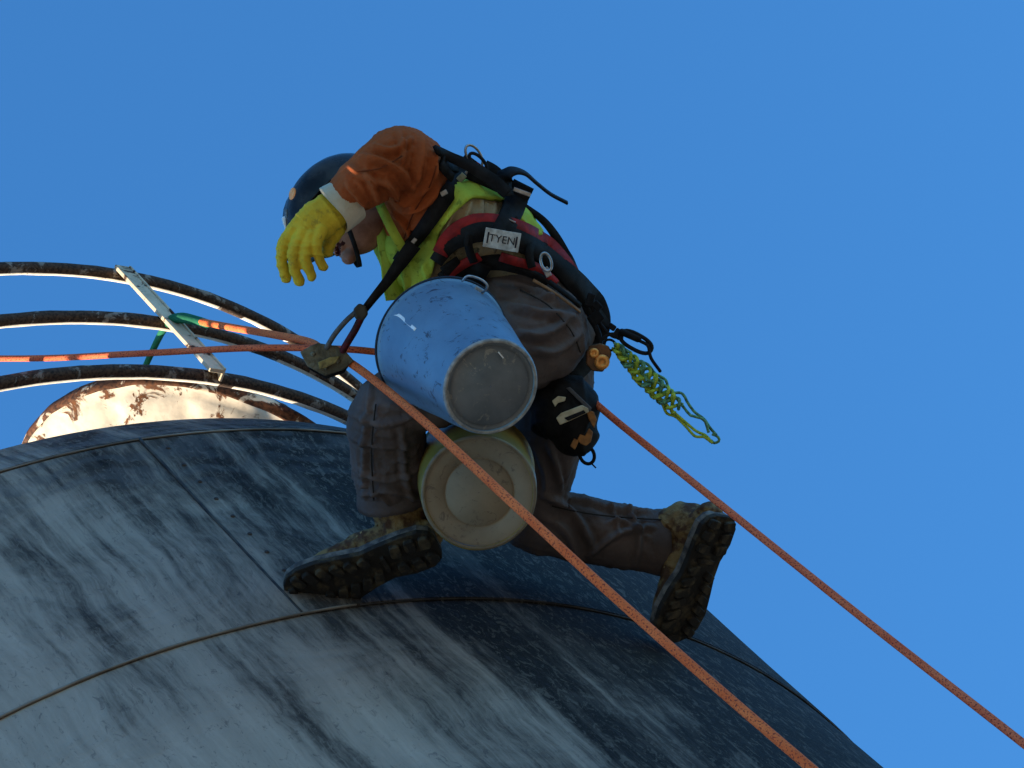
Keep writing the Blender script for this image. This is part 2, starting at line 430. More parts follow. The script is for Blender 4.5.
# weld beads, slightly uneven
def bead(z, r, rad, a0, a1, m, name, amp=0.0015, drop=0.0):
    n = int((a1 - a0) * RW / 0.02); pts = []; rr = []
    for i in range(n + 1):
        a = a0 + (a1 - a0) * i / n
        q = noise.noise(Vector((a * 16, z * 3, 1.2)))
        pts.append((TC.x + (r + amp * q) * math.cos(a), TC.y + (r + amp * q) * math.sin(a), z + 0.006 * noise.noise(Vector((a * 5, z, 7)))))
        rr.append(rad * (0.75 + 0.5 * abs(noise.noise(Vector((a * 45, z, 0))))))
    b = MB(); tube(b, pts, rr, 6, ref=Vector((0, 0, 1))); return b.build(name, m, tank)
bead(ZR2, RW + 0.005, 0.0042, -PI, A_SEAM + 0.06, M_seam, 'seam_weld')
bead(ZR2, RW + 0.003, 0.0032, A_SEAM + 0.065, PI * 0.99, M_dark, 'seam_weld')
bead(ZR1, R1 + 0.003, 0.0036, -PI, PI * 0.99, M_seam, 'seam_weld')
vs_ = MB(); pts = []
for i in range(40):
    z = ZR2 + (ZR1 - ZR2) * i / 39; a = A_SEAM + 0.0012 * noise.noise(Vector((z * 8, 0, 0)))
    r = RW + 0.004 + (R1 - RW) * i / 39; pts.append((TC.x + r * math.cos(a), TC.y + r * math.sin(a), z))
tube(vs_, pts, 0.0045, 6, ref=Vector((1, 0, 0))); vs_.build('seam_sealant', M_dark, tank)
# rivets beside the upright seam
rv = MB(); lathe(rv, Vector((0, 0, 0)), [(0.0065, -0.002), (0.006, 0.002), (0.003, 0.004), (0.0008, 0.0045)], 8, cap1=True)
M_rivet = simple('rivet_steel', (0.035, 0.035, 0.04), (0.08, 0.06, 0.05))
rme = None
for i in range(9):
    z = ZR2 + 0.10 + 0.094 * i; k = (z - ZR2) / (ZR1 - ZR2); a = A_SEAM + 0.021; r = RW + 0.007 + (R1 - RW - .007) * k
    loc = Vector((r * math.cos(a), r * math.sin(a), z)); rot = Vector((math.cos(a), math.sin(a), 0)).to_track_quat('Z', 'Y').to_euler()
    if rme is None:
        rme = mk('rivet', rv.v, rv.f, M_rivet, None); rme.parent = tank; rme.location = loc; rme.rotation_euler = rot
    else: copy_part(rme, tank, loc, rot)

# ---- railing round the roof
kr = 1.6
RC = Vector((-1.372 * kr, 3.824 * kr, 0)); RR = 1.187 * kr
rail = thing('railing', Vector((RC.x, RC.y, ZR0 + 0.05)), 'rusty white curved railing of three round bars on the tank roof', 'railing')
def hoop(z, r, rad, seg0=-PI, seg1=PI, n=260):
    vs = []; fs = []; fm = []; K = 10
    for i in range(n):
        a = 2 * PI * i / n
        for k in range(K):
            t = 2 * PI * k / K
            rr = rad * (1 + 0.10 * noise.noise(Vector((a * 30, k * .7, z * 5))))
            R_ = r + rr * math.cos(t); vs.append((RC.x + R_ * math.cos(a), RC.y + R_ * math.sin(a), z + rr * 1.1 * math.sin(t)))
    for i in range(n):
        for k in range(K):
            j = (i + 1) % n; k2 = (k + 1) % K
            fs.append((i * K + k, j * K + k, j * K + k2, i * K + k2))
            tm = 2 * PI * (k + 0.5) / K; a = 2 * PI * (i + .5) / n
            fm.append(1 if 2.1 < tm < 4.3 and noise.noise(Vector((a * 12, z * 7, 2))) > -0.42 else 0)  # white kept on the inner, sunward side to paint in the lit edge
    return mk('rail', vs, fs, [M_rail_rust, M_rail_paint_lit], rail, True, fm)
ZA, ZB, ZC = 5.027 * kr + 1.6, 4.83 * kr + 1.6, 4.632 * kr + 1.6
hoop(ZA, RR, 0.019); hoop(ZB, RR - 0.009 * kr, 0.019); hoop(ZC, RR - 0.023 * kr, 0.020)
def rail_ang(px, py, z, r):
    best = None
    for i in range(2000):
        a = -PI + PI * 1.3 * i / 2000; x, y = proj(Vector((RC.x + r * math.cos(a), RC.y + r * math.sin(a), z)))
        d = math.hypot(x - px, y - py)
        if best is None or d < best[0]: best = (d, a)
    return best[1]
a_post = rail_ang(112, 274, ZA, RR)
def post(p0, p1, m):
    """flat bar with a small return flange, from p0 up to p1 on the outside of the bars"""
    b = MB(); z_ = (p1 - p0); h = z_.length / 2; z_ = z_.normalized(); c = (p0 + p1) / 2
    o_ = Vector((c.x - RC.x, c.y - RC.y, 0)).normalized(); o_ = (o_ - z_ * o_.dot(z_)).normalized(); t_ = z_.cross(o_)
    box(b, c, t_ * 0.021, o_ * 0.006, z_ * h); box(b, c + t_ * 0.0245 - o_ * 0.010, t_ * 0.0035, o_ * 0.020, z_ * (h - 0.002))
    return bevel(b.build('post', m, rail, False), 0.0015)
def on_ring(a, r, z): return Vector((RC.x + r * math.cos(a), RC.y + r * math.sin(a), z))
a_low = rail_ang(207, 378, ZC, RR - 0.037)
post(on_ring(a_low, RR - 0.037 + 0.034, ZC - 0.035), on_ring(a_post + 0.008, RR + 0.030, ZA - 0.012), rust_material('post_paint', (0.58, 0.49, 0.36), 0.56, 11))
for da in (-1.7, -3.2, 1.9, 3.4): post(on_ring(a_post + da, RR + 0.034, ZR0 + 0.02), on_ring(a_post + da, RR + 0.034, ZA + 0.01), M_rail_paint_lit)

# ---- open hatch lid leaning on the roof
hn = Vector((-0.665, -0.316, -0.677)).normalized(); HC_ = P(211, 545, 9.7); HR = 0.600
vent = thing('roof_hatch', HC_.copy(), 'cream painted round hatch lid with rust spots standing open behind the tank edge', 'hatch')
e1 = hn.cross(Vector((0, 0, 1))).normalized(); e2 = hn.cross(e1); n = 160; prof = [(0.02, 0.10), (0.2, 0.098), (0.4, 0.088), (0.55, 0.074), (0.7, 0.056), (0.82, 0.036), (0.90, 0.02), (0.935, 0.008), (0.95, 0.0), (1.0, 0.0)]
mb = MB(); vs = []
for q, h in prof:
    for i in range(n):
        t = 2 * PI * i / n; fl = 0.012 * math.exp(-(((t * 14 / (2 * PI)) % 1 - 0.5) * 7) ** 2) * min(1, q * 1.3) * (1 if q < 0.93 else 0)
        d_ = 0.004 * noise.noise(Vector((math.cos(t) * q * 5, math.sin(t) * q * 5, 1)))
        vs.append(HC_ + (e1 * math.cos(t) + e2 * math.sin(t)) * (HR * q) + hn * (h - fl + d_))
mb.add(vs, [(k * n + i, k * n + (i + 1) % n, (k + 1) * n + (i + 1) % n, (k + 1) * n + i) for k in range(len(prof) - 1) for i in range(n)] + [tuple(range(n))])
mb.build('lid_face', M_vent, vent)
mb = MB(); vs = []
for q, h in ((0.995, 0.006), (1.012, 0.004), (1.018, -0.03), (1.0, -0.045), (0.7, -0.05), (0.02, -0.05)):
    for i in range(n):
        t = 2 * PI * i / n; w_ = 0.004 * noise.noise(Vector((t * 9, q * 3, 4))); vs.append(HC_ + (e1 * math.cos(t) + e2 * math.sin(t)) * (HR * q + w_) + hn * h)
mb.add(vs, [(k * n + i, k * n + (i + 1) % n, (k + 1) * n + (i + 1) % n, (k + 1) * n + i) for k in range(5) for i in range(n)] + [tuple(range(5 * n, 6 * n))[::-1]])
mb.build('lid_rim', M_rustedge, vent)
pc = P(276, 424, 9.6); mb = MB()
tube(mb, [pc + Vector((0, 0, -0.5)), pc + Vector((0, 0, -0.02)), pc + Vector((0, 0, 0.015)), pc + Vector((0, 0, 0.02))], [0.05, 0.05, 0.06, 0.03], 20, ref=Vector((0, 1, 0)))
o = mb.build('vent_stub', M_rustedge, None, loc=pc + Vector((0, 0, -0.5))); props(o, 'low rusty brown pipe stub just right of the cream hatch', 'pipe')


# ================================================================ THE WORKER
M_trouser = cloth_material('brown_work_trousers', (0.118, 0.095, 0.092), (0.070, 0.059, 0.059), 700, None, 7)
M_sleeve = cloth_material('rust_orange_canvas', (0.36, 0.092, 0.030), (0.25, 0.065, 0.022), 700, None, 9)
M_jacket = cloth_material('tan_shirt_cloth', (0.38, 0.30, 0.185), (0.25, 0.20, 0.12), 800, (0.07, 0.06, 0.04), 10)
M_vest = cloth_material('lime_vest_mesh', (0.42, 0.55, 0.07), (0.30, 0.42, 0.06), 500, (0.20, 0.28, 0.04), 14)
M_glove = cloth_material('yellow_rubber_glove', (0.62, 0.45, 0.035), (0.48, 0.34, 0.03), 400, (0.36, 0.27, 0.035), 18, rough=0.5)
M_cuff = cloth_material('cream_cuff', (0.58, 0.53, 0.42), (0.42, 0.38, 0.28), 500)
M_skin = simple('skin', (0.34, 0.17, 0.12), (0.24, 0.115, 0.08), rough=0.55, scale=35, fine=600)
M_beard = simple('dark_stubble', (0.03, 0.018, 0.014), rough=0.8)
M_strap = simple('black_webbing', (0.006, 0.006, 0.007), (0.015, 0.015, 0.017), rough=0.75, scale=30, fine=900, bs_=0.5)
M_red = simple('red_padding', (0.30, 0.02, 0.02), (0.16, 0.014, 0.016), rough=0.7, scale=40, fine=700)
M_steel = simple('worn_steel', (0.45, 0.45, 0.46), (0.25, 0.24, 0.23), rough=0.35, metal=0.9, scale=40)
M_label = simple('white_label', (0.50, 0.50, 0.48), (0.30, 0.29, 0.27), rough=0.6, scale=60)
M_ink = simple('black_ink', (0.02, 0.02, 0.03), rough=0.6)
M_leather = simple('muddy_leather', (0.075, 0.042, 0.025), (0.22, 0.155, 0.07), rough=0.8, scale=26, lo=0.46, hi=0.58, fine=160, bs_=0.7, bd=0.004)
M_sole = simple('dirty_rubber', (0.022, 0.021, 0.020), (0.075, 0.062, 0.040), rough=0.8, scale=30, lo=0.5, hi=0.66, fine=200, bs_=0.6)
M_welt = simple('grey_midsole', (0.055, 0.055, 0.058), (0.17, 0.165, 0.15), rough=0.7, scale=40)
M_lace = simple('lace', (0.40, 0.34, 0.20), (0.15, 0.12, 0.07), rough=0.9, scale=60)
m_, n_, l_, b_ = nmat('helmet_shell'); b_.inputs['Base Color'].default_value = (0.010, 0.018, 0.026, 1); b_.inputs['Roughness'].default_value = 0.22; M_helmet = m_
_t = n_.new('ShaderNodeTexCoord').outputs['Object']; _f = tex(n_, l_, _t, nscale=22, detail=6); _r = ramp(n_, [(0.4, (0.012, 0.011, 0.010)), (0.7, (0.045, 0.041, 0.037))]); l_.new(_f, _r.inputs[0]); l_.new(_r.outputs[0], b_.inputs['Base Color'])
b_.inputs['Specular IOR Level'].default_value = 0.12; _r2 = ramp(n_, [(0.4, 0.16), (0.7, 0.4)]); l_.new(_f, _r2.inputs[0]); l_.new(_r2.outputs[0], b_.inputs['Roughness'])

worker = thing('person', P(540, 380, 8.0), 'worker in dark helmet, orange sleeves, lime vest and yellow gloves hanging against the tank', 'person')

def px(r, dep=8.0): return r * dep / FPX
def limb(mb, spec, n=20, k=5, cap='round'):
    """spec: (px, py, depth, radius in pixels, radius along the view in pixels)"""
    pts = catmull([P(a[0], a[1], a[2]) for a in spec], k)
    r1 = sm_list([px(a[3], a[2]) for a in spec], k); r2 = sm_list([px(a[4] if len(a) > 4 else a[3], a[2]) for a in spec], k)
    tube(mb, pts, r1, n, rad2=r2, cap=cap)

# ---- head frame
H_C = P(345, 214, 7.93)
h_u = Vector((0.0, -0.42, 0.907)).normalized(); h_f = Vector((-0.93, -0.34, -0.157)); h_f = (h_f - h_u * h_f.dot(h_u)).normalized(); h_s = h_u.cross(h_f)
def HP(f, s_, u): return H_C + h_f * f + h_s * s_ + h_u * u

# ---- body: one continuous surface under the clothes
mb = MB()
limb(mb, [(395, 200, 8.0, 22, 24), (425, 203, 8.0, 32, 55), (470, 230, 8.0, 36, 62), (508, 268, 8.02, 36, 55), (532, 318, 8.05, 38, 58)])
limb(mb, [(356, 216, 7.95, 22), (380, 208, 7.98, 22), (408, 200, 8.0, 24)])
limb(mb, [(425, 200, 7.88, 22), (405, 163, 7.76, 18), (350, 194, 7.74, 11), (335, 208, 7.74, 11)])                      # left arm
limb(mb, [(430, 205, 8.15, 22), (432, 270, 8.26, 18), (425, 340, 8.12, 13)])                                            # far arm, to the buckets
limb(mb, [(535, 335, 7.94, 34), (460, 372, 7.84, 28), (388, 398, 7.82, 24), (390, 450, 7.92, 20), (394, 482, 7.95, 15)])  # left leg
limb(mb, [(545, 350, 8.13, 34), (550, 430, 8.18, 28), (545, 512, 8.25, 24), (610, 535, 8.30, 19), (668, 552, 8.32, 14)])  # right leg
# head
hv = MB(); K = 28
vs = []; fs = []
for i in range(K + 1):
    th = PI * i / K
    for j in range(36):
        ph = 2 * PI * j / 36; x = math.sin(th) * math.cos(ph); y = math.sin(th) * math.sin(ph); z = math.cos(th)
        f = x * (0.089 if x > 0 else 0.100); sd = y * 0.076; u = z * 0.120
        if z < 0: f = f * (1 - 0.10 * z * z) + 0.012 * (-z); sd *= 1 - 0.30 * z * z
        vs.append(HP(f, sd, u))
fs = [(i * 36 + j, (i + 1) * 36 + j, (i + 1) * 36 + (j + 1) % 36, i * 36 + (j + 1) % 36) for i in range(K) for j in range(36)]
mb.add(vs, fs)
for f, s_, u, rr in ((0.086, 0, -0.012, 0.012), (0.094, 0, -0.024, 0.012), (0.099, 0, -0.034, 0.011), (0.092, 0.012, -0.040, 0.009), (0.092, -0.012, -0.040, 0.009),
                     (0.078, 0, -0.096, 0.020), (0.074, 0.012, -0.062, 0.016), (0.074, -0.012, -0.062, 0.016)):
    b2 = MB(); lathe(b2, Vector((0, 0, 0)), [(0.001, -rr), (rr * .6, -rr * .8), (rr, 0), (rr * .6, rr * .8), (0.001, rr)], 12); mb.add([v + HP(f, s_, u) for v in b2.v], b2.f)
for sg in (1, -1):                                            # ears
    tube(mb, [HP(-0.012, sg * 0.074, -0.045), HP(-0.014, sg * 0.083, -0.02), HP(-0.008, sg * 0.085, 0.008)], [0.010, 0.015, 0.013], 10, ref=h_s, rad2=[0.008, 0.009, 0.008], cap='round')
vs, ns, fs = voxel(mb, 0.0042, 3)
out = []
def gauss(p, f, s_, u, sf, ss, su):
    d = p - H_C; return math.exp(-(((d.dot(h_f) - f) / sf) ** 2 + ((d.dot(h_s) - s_) / ss) ** 2 + ((d.dot(h_u) - u) / su) ** 2))
fm_face = []
for p, nn in zip(vs, ns):
    if (p - H_C).length < 0.17:
        d = 0
        for sg in (1, -1):
            d -= 0.013 * gauss(p, 0.088, sg * 0.030, 0.002, 0.03, 0.016, 0.011)          # eye sockets
            d += 0.006 * gauss(p, 0.088, sg * 0.030, 0.000, 0.03, 0.010, 0.006)
            d += 0.005 * gauss(p, 0.075, sg * 0.048, -0.030, 0.03, 0.018, 0.014)         # cheekbones
            d -= 0.005 * gauss(p, 0.101, sg * 0.007, -0.046, 0.008, 0.004, 0.005)        # nostrils
        d += 0.005 * gauss(p, 0.095, 0, 0.020, 0.03, 0.045, 0.008)                       # brow
        d += 0.005 * gauss(p, 0.095, 0, -0.060, 0.03, 0.022, 0.004) + 0.006 * gauss(p, 0.095, 0, -0.076, 0.03, 0.020, 0.005)
        d -= 0.010 * gauss(p, 0.098, 0, -0.068, 0.03, 0.024, 0.0035)                     # parted lips
        p = p + nn * d
    out.append(p)
M_mouth = simple('mouth_shadow', (0.06, 0.012, 0.012), rough=0.5)
fmi = []
for f_ in fs:
    c = out[f_[0]] - H_C; f, s_, u = c.dot(h_f), c.dot(h_s), c.dot(h_u)
    k = 0
    if f > 0.05 and abs(s_) < 0.026 and -0.076 < u < -0.062: k = 1
    elif f > 0.085 and (abs(abs(s_) - 0.007) < 0.004) and -0.05 < u < -0.042: k = 1
    elif -0.135 < u < -0.078 and f > 0.0 and f < 0.13 and (u < -0.088 or abs(s_) > 0.03) and noise.noise(out[f_[0]] * 60) > 9: k = 2
    fmi.append(k)
mk('body', out, fs, [M_skin, M_mouth, M_beard], worker, True, fmi)

# eyes
for sg in (1, -1):
    e_ = MB(); c = HP(0.070, sg * 0.030, 0.001); rr = 0.0115
    b2 = MB(); lathe(b2, Vector((0, 0, 0)), [(0.0005, -rr), (rr * .7, -rr * .7), (rr, 0), (rr * .7, rr * .7), (0.0005, rr)], 14); e_.add([v + c for v in b2.v], b2.f)
    e_.build('eye', simple('eye_white', (0.5, 0.45, 0.4), rough=0.2), worker)

# ---- safety glasses, chin strap, helmet
gl = MB(); pts = []
for i in range(21):
    a = -1.15 + 2.3 * i / 20; pts.append(HP(0.030 + 0.085 * math.cos(a), 0.080 * math.sin(a), -0.006))
ribbon(gl, pts, [(p - HP(0.03, 0, -0.006)).normalized() for p in pts], 0.034, 0.004)
ml, n_, l_, b_ = nmat('dark_lens'); b_.inputs['Base Color'].default_value = (0.012, 0.012, 0.015, 1); b_.inputs['Roughness'].default_value = 0.12
gl.build('safety_glasses', ml, worker)
cs = MB(); pts = []
for i in range(25):
    a = PI * i / 24; pts.append(HP(0.020 + 0.050 * math.sin(a), 0.081 * math.cos(a), 0.03 - 0.152 * math.sin(a) ** 0.7))
ribbon(cs, catmull(pts, 2), [(p - HP(0.0, 0, 0.0)).normalized() for p in catmull(pts, 2)], 0.011, 0.003)
cs.build('chin_strap', M_strap, worker)
helm = MB()
HB = 0.030; SH_A, SH_B, SH_H = 0.136, 0.113, 0.103
def hpnt(ang, t, off=0.0):
    """t 0 rim .. 1 crown"""
    e = math.sin(t * PI / 2); c = math.cos(t * PI / 2) ** 0.82 if t < 1 else 0.0
    return HP((SH_A + off) * c * math.cos(ang) - 0.008, (SH_B + off) * c * math.sin(ang), HB + (SH_H + off) * e + (0.010 * math.exp(-(math.sin(ang) * 6 * (0.25 + c)) ** 2) * min(1, t * 4) * (1 if off == 0 else 0.6)))
n = 64; rows = [0, 0.04, 0.1, 0.2, 0.3, 0.42, 0.54, 0.66, 0.78, 0.88, 0.95, 0.995]
vs = [hpnt(2 * PI * i / n, t) for t in rows for i in range(n)]
vin = [hpnt(2 * PI * i / n, t, -0.006) for t in rows for i in range(n)]
fs = [(k * n + i, k * n + (i + 1) % n, (k + 1) * n + (i + 1) % n, (k + 1) * n + i) for k in range(len(rows) - 1) for i in range(n)]
helm.add(vs, fs + [tuple(range((len(rows) - 1) * n, len(rows) * n))]); helm.add(vin, [f[::-1] for f in fs], 1)
# rim with short peak
rv_ = []
for i in range(n):
    a = 2 * PI * i / n; pk = 0.010 + 0.038 * max(0, math.cos(a)) ** 2.2
    for o_, dz in ((-0.006, 0.0), (pk, -0.008 - 0.22 * (pk - 0.01)), (pk, -0.0125 - 0.22 * (pk - 0.01)), (-0.006, -0.006)):
        rv_.append(hpnt(a, 0, o_) + h_u * (dz + 0.002))
helm.add(rv_, [(i * 4 + k, ((i + 1) % n) * 4 + k, ((i + 1) % n) * 4 + (k + 1) % 4, i * 4 + (k + 1) % 4) for i in range(n) for k in range(4)])
M_liner = simple('helmet_liner', (0.012, 0.012, 0.014), rough=0.9)
helmet = helm.build('helmet', [M_helmet, M_liner], worker)
# suspension band, grey sticker, painted glint and highlight
hb_ = MB(); pts = [HP(0.115 * math.cos(2 * PI * i / 40) - 0.005, 0.092 * math.sin(2 * PI * i / 40), HB - 0.004) for i in range(41)]
ribbon(hb_, pts, [(p - HP(0, 0, HB)).normalized() for p in pts], 0.03, 0.003); hb_.build('head_band', M_liner, helmet)
def helmet_surf(qx, qy):
    best = None
    for i in range(160):
        for j in range(40):
            p = hpnt(2 * PI * i / 160, j / 40); x, y = proj(p); nr = (p - HP(0, 0, HB)).normalized()
            if nr.dot(VIEW) > -0.02: continue
            d = math.hypot(x - qx, y - qy)
            if best is None or d < best[0]: best = (d, p, nr)
    return best[1], best[2]
def decal(qx, qy, w, h, name, m, rot=0.0, nseg=16):
    p, nr = helmet_surf(qx, qy); a = nr.cross(h_u).normalized(); b = a.cross(nr)
    A = a * math.cos(rot) + b * math.sin(rot); B = -a * math.sin(rot) + b * math.cos(rot)
    d = MB(); vs = []
    for k, (sc, dz) in enumerate(((1, -0.006), (1, 0.0012), (0.94, 0.0022))):
        for i in range(nseg):
            t = 2 * PI * i / nseg; u, v = w * math.cos(t) * sc, h * math.sin(t) * sc
            vs.append(p + A * u + B * v + nr * (dz - (u * u + v * v) / 0.26))
    fs = [(k * nseg + i, k * nseg + (i + 1) % nseg, (k + 1) * nseg + (i + 1) % nseg, (k + 1) * nseg + i) for k in range(2) for i in range(nseg)] + [tuple(range(2 * nseg, 3 * nseg))]
    d.add(vs, fs); return d.build(name, m, helmet)
decal(292, 194, 0.014, 0.018, 'sun_glint', simple('painted_sun_glint', (0.95, 0.24, 0.04), (0.95, 0.45, 0.20), scale=50))  # warm sun glint on the shell, painted as an orange patch
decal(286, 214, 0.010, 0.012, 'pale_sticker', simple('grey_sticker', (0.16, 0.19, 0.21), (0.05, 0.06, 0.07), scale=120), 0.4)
decal(285, 230, 0.011, 0.030, 'brim_highlight', simple('painted_brim_highlight', (0.85, 0.85, 0.85), (0.7, 0.72, 0.75)), 0.9)  # bright highlight at the front rim, painted as a white strip

def clothe(mb, name, mat, size, axes, amp, along, across, seed, parent=worker, fine=0.0006, folds=(), it=4):
    """grow a garment over its lofts, then push folds that run across each limb into it"""
    vs, ns, fs = voxel(mb, size, it)
    out = []; FD = []
    if folds:
        tr = BVHTree.FromPolygons([tuple(v) for v in vs], [tuple(f) for f in fs])
        for pl, w_, h_ in folds:
            q = []
            for s_ in catmull([Vector((x, y, 0)) for x, y in pl], 5):
                d_ = (P(s_.x, s_.y, 1.0) - CAM).normalized(); hh = tr.ray_cast(CAM, d_, 30)
                if hh[0] is not None and (not q or (hh[0] - q[-1]).length < 0.08): q.append(hh[0])
            if len(q) > 2: FD.append((q, px(w_) * 0.8, h_ * 0.001, sum(q, Vector((0, 0, 0))) / len(q), max((v - q[len(q) // 2]).length for v in q) + 0.06))
    for p, nn in zip(vs, ns):
        d, ax, rest, t = lines(p, axes); fd = 0.0
        for q, w_, h_, cc, rr in FD:
            if (p - cc).length > rr + 0.03: continue
            best = 9; bt = 0
            for i in range(len(q) - 1):
                ab = q[i + 1] - q[i]; L2 = ab.length_squared
                tt = max(0, min(1, (p - q[i]).dot(ab) / L2)) if L2 > 0 else 0; dd = (p - q[i] - ab * tt).length
                if dd < best: best = dd; bt = (i + tt) / (len(q) - 1)
            if best < w_ * 3.2:
                e = min(1, 5 * bt, 5 * (1 - bt)) ** 0.6; x = best / w_
                fd += (2.3 if name == 'sleeve' else 1.9) * h_ * e * (math.exp(-x ** 1.25) - 0.42 * math.exp(-((x - 1.75) / 0.65) ** 2))
        a = 1.3 * amp * (rest[0] if rest else 1.0)
        k = ridged(p, ax, along, across, seed) * 0.75 + 0.45 * ridged(p, (ax + nn.cross(ax) * 0.8).normalized(), along * 0.7, across * 1.2, seed + 5)
        k += 0.30 * ridged(p, (ax + nn.cross(ax) * 0.4).normalized(), along * 2.1, across * 1.8, seed + 9)
        d2 = (0.32 if folds else 0.6) * a * (k - 0.45) + 0.35 * amp * noise.noise(p * 11) + fd + fine * noise.noise(p * 90)
        out.append(p + nn * d2)
    out = relax(out, fs, 1, w=0.4)
    return mk(name, out, fs, mat, parent), out, ns, fs

# ---- trousers
mb = MB()
limb(mb, [(497, 262, 8.02, 49, 66), (508, 280, 8.02, 52, 70), (528, 305, 8.04, 58, 72), (545, 338, 8.06, 54, 72), (548, 362, 8.08, 38, 60)])
limb(mb, [(538, 330, 7.94, 54, 50), (500, 352, 7.88, 50, 46), (445, 382, 7.84, 42, 42), (396, 404, 7.82, 35, 38), (386, 425, 7.85, 39, 38), (390, 462, 7.92, 39, 36), (393, 484, 7.955, 38, 34)], cap='round')
limb(mb, [(545, 355, 8.10, 50, 46), (548, 400, 8.14, 42, 44), (540, 460, 8.20, 38, 40), (530, 512, 8.26, 35, 36), (560, 524, 8.28, 33, 33), (605, 534, 8.30, 33, 31), (652, 541, 8.32, 32, 30)], cap='round')
AX_T = [(P(500, 270, 8.02), P(548, 362, 8.08), 0.8), (P(538, 330, 7.94), P(385, 402, 7.82), 1.0), (P(381, 410, 7.84), P(393, 510, 7.97), 1.1),
        (P(548, 370, 8.1), P(535, 505, 8.25), 1.0), (P(535, 515, 8.26), P(668, 542, 8.32), 1.0)]
o_tr, TV, TN, TF = clothe(mb, 'trousers', M_trouser, 0.0056, AX_T, 0.014, 17, 5.5, 3.1, folds=[
    ([(492, 280), (522, 286), (560, 302)], 4, 8), ([(505, 304), (538, 312), (574, 316)], 5, 9), ([(518, 334), (545, 334), (574, 314)], 5, 10), ([(530, 350), (556, 350), (582, 330)], 5, 9), ([(515, 292), (540, 298), (560, 296)], 3, 5),
    ([(350, 412), (385, 424), (426, 410)], 5, 9), ([(350, 436), (388, 446), (428, 438)], 5, 8), ([(350, 466), (390, 480), (427, 460)], 4, 8), ([(356, 496), (388, 489), (424, 500)], 4, 9), ([(372, 384), (366, 430), (364, 500)], 4, 6),
    ([(402, 424), (404, 470), (414, 508)], 4, 7), ([(380, 402), (408, 408), (425, 398)], 4, 7), ([(352, 482), (372, 488), (392, 506)], 3, 7), ([(420, 446), (408, 456), (392, 462)], 3, 6),
    ([(548, 442), (556, 466), (562, 492)], 4, 8), ([(534, 446), (544, 470), (546, 494)], 4, 7), ([(538, 492), (572, 512), (596, 552)], 5, 9), ([(560, 496), (610, 508), (654, 512)], 4, 8), ([(586, 556), (618, 534), (656, 526)], 4, 9),
    ([(538, 514), (566, 532), (580, 562)], 5, 8), ([(622, 500), (638, 530), (636, 568)], 4, 8), ([(604, 524), (622, 520), (652, 540)], 3, 6), ([(600, 498), (616, 516), (618, 540)], 3, 5)])
# open hems
def hem(c, ax, r, r2, m, name, ref=None, w=0.03):
    b = MB(); K = 28; ax = ax.normalized(); s_ = (ref or VIEW); s_ = (s_ - ax * s_.dot(ax)).normalized(); w_ = ax.cross(s_); vs = []
    prof = [(-0.5, 0.94), (0.0, 1.0), (0.55, 1.03), (1.0, 1.05), (1.0, 0.97), (0.2, 0.86), (-0.4, 0.7)]
    for t, sc in prof:
        for k in range(K):
            a = 2 * PI * k / K; q = 1 + 0.05 * noise.noise(Vector((math.cos(a) * 1.5, math.sin(a) * 1.5, c.x * 9))) + 0.025 * math.sin(3 * a + 1)
            vs.append(c + ax * (w * t + 0.006 * math.sin(2 * a)) + (w_ * math.cos(a) * r + s_ * math.sin(a) * r2) * sc * q)
    b.add(vs, [(i * K + k, i * K + (k + 1) % K, (i + 1) * K + (k + 1) % K, (i + 1) * K + k) for i in range(len(prof) - 1) for k in range(K)])
    return b.build(name, m, worker)
hem(P(393, 491, 7.96), P(396, 530, 7.99) - P(391, 480, 7.95), px(37), px(33), M_trouser, 'trouser_hem')
hem(P(652, 541, 8.32), P(690, 546, 8.34) - P(640, 539, 8.315), px(34), px(33), M_trouser, 'trouser_hem')

# ---- torso cloth
mb = MB()
limb(mb, [(402, 198, 8.0, 26, 40), (425, 203, 8.0, 40, 76), (452, 216, 8.0, 46, 84), (478, 238, 8.0, 48, 82), (497, 252, 8.02, 46, 76), (506, 264, 8.03, 42, 72)])
limb(mb, [(385, 222, 8.0, 15, 34), (402, 248, 8.0, 22, 62), (415, 275, 8.0, 24, 62), (425, 292, 8.0, 20, 52)])
limb(mb, [(470, 235, 7.92, 34, 40), (440, 262, 7.92, 30, 40), (430, 285, 7.95, 26, 36)])
AX_B = [(P(400, 198, 8.0), P(455, 215, 8.0), 0.6), (P(455, 215, 8.0), P(520, 290, 8.03), 1.0)]
o_sh, BV, BN, BF = clothe(mb, 'shirt', M_jacket, 0.0065, AX_B, 0.013, 9, 16, 8.4, folds=[
    ([(460, 202), (452, 216), (446, 236)], 3, 7), ([(470, 200), (468, 214), (462, 228)], 2.6, 7), ([(480, 198), (482, 210), (480, 222)], 2.6, 6), ([(492, 199), (494, 210), (492, 222)], 2.6, 6), ([(444, 232), (456, 230), (470, 236)], 3, 7), ([(440, 246), (450, 244), (462, 250)], 3, 6), ([(505, 204), (506, 214), (502, 224)], 2.4, 5),
    ([(425, 262), (428, 272), (440, 288)], 3, 6), ([(400, 262), (408, 276), (412, 296)], 3, 7)])
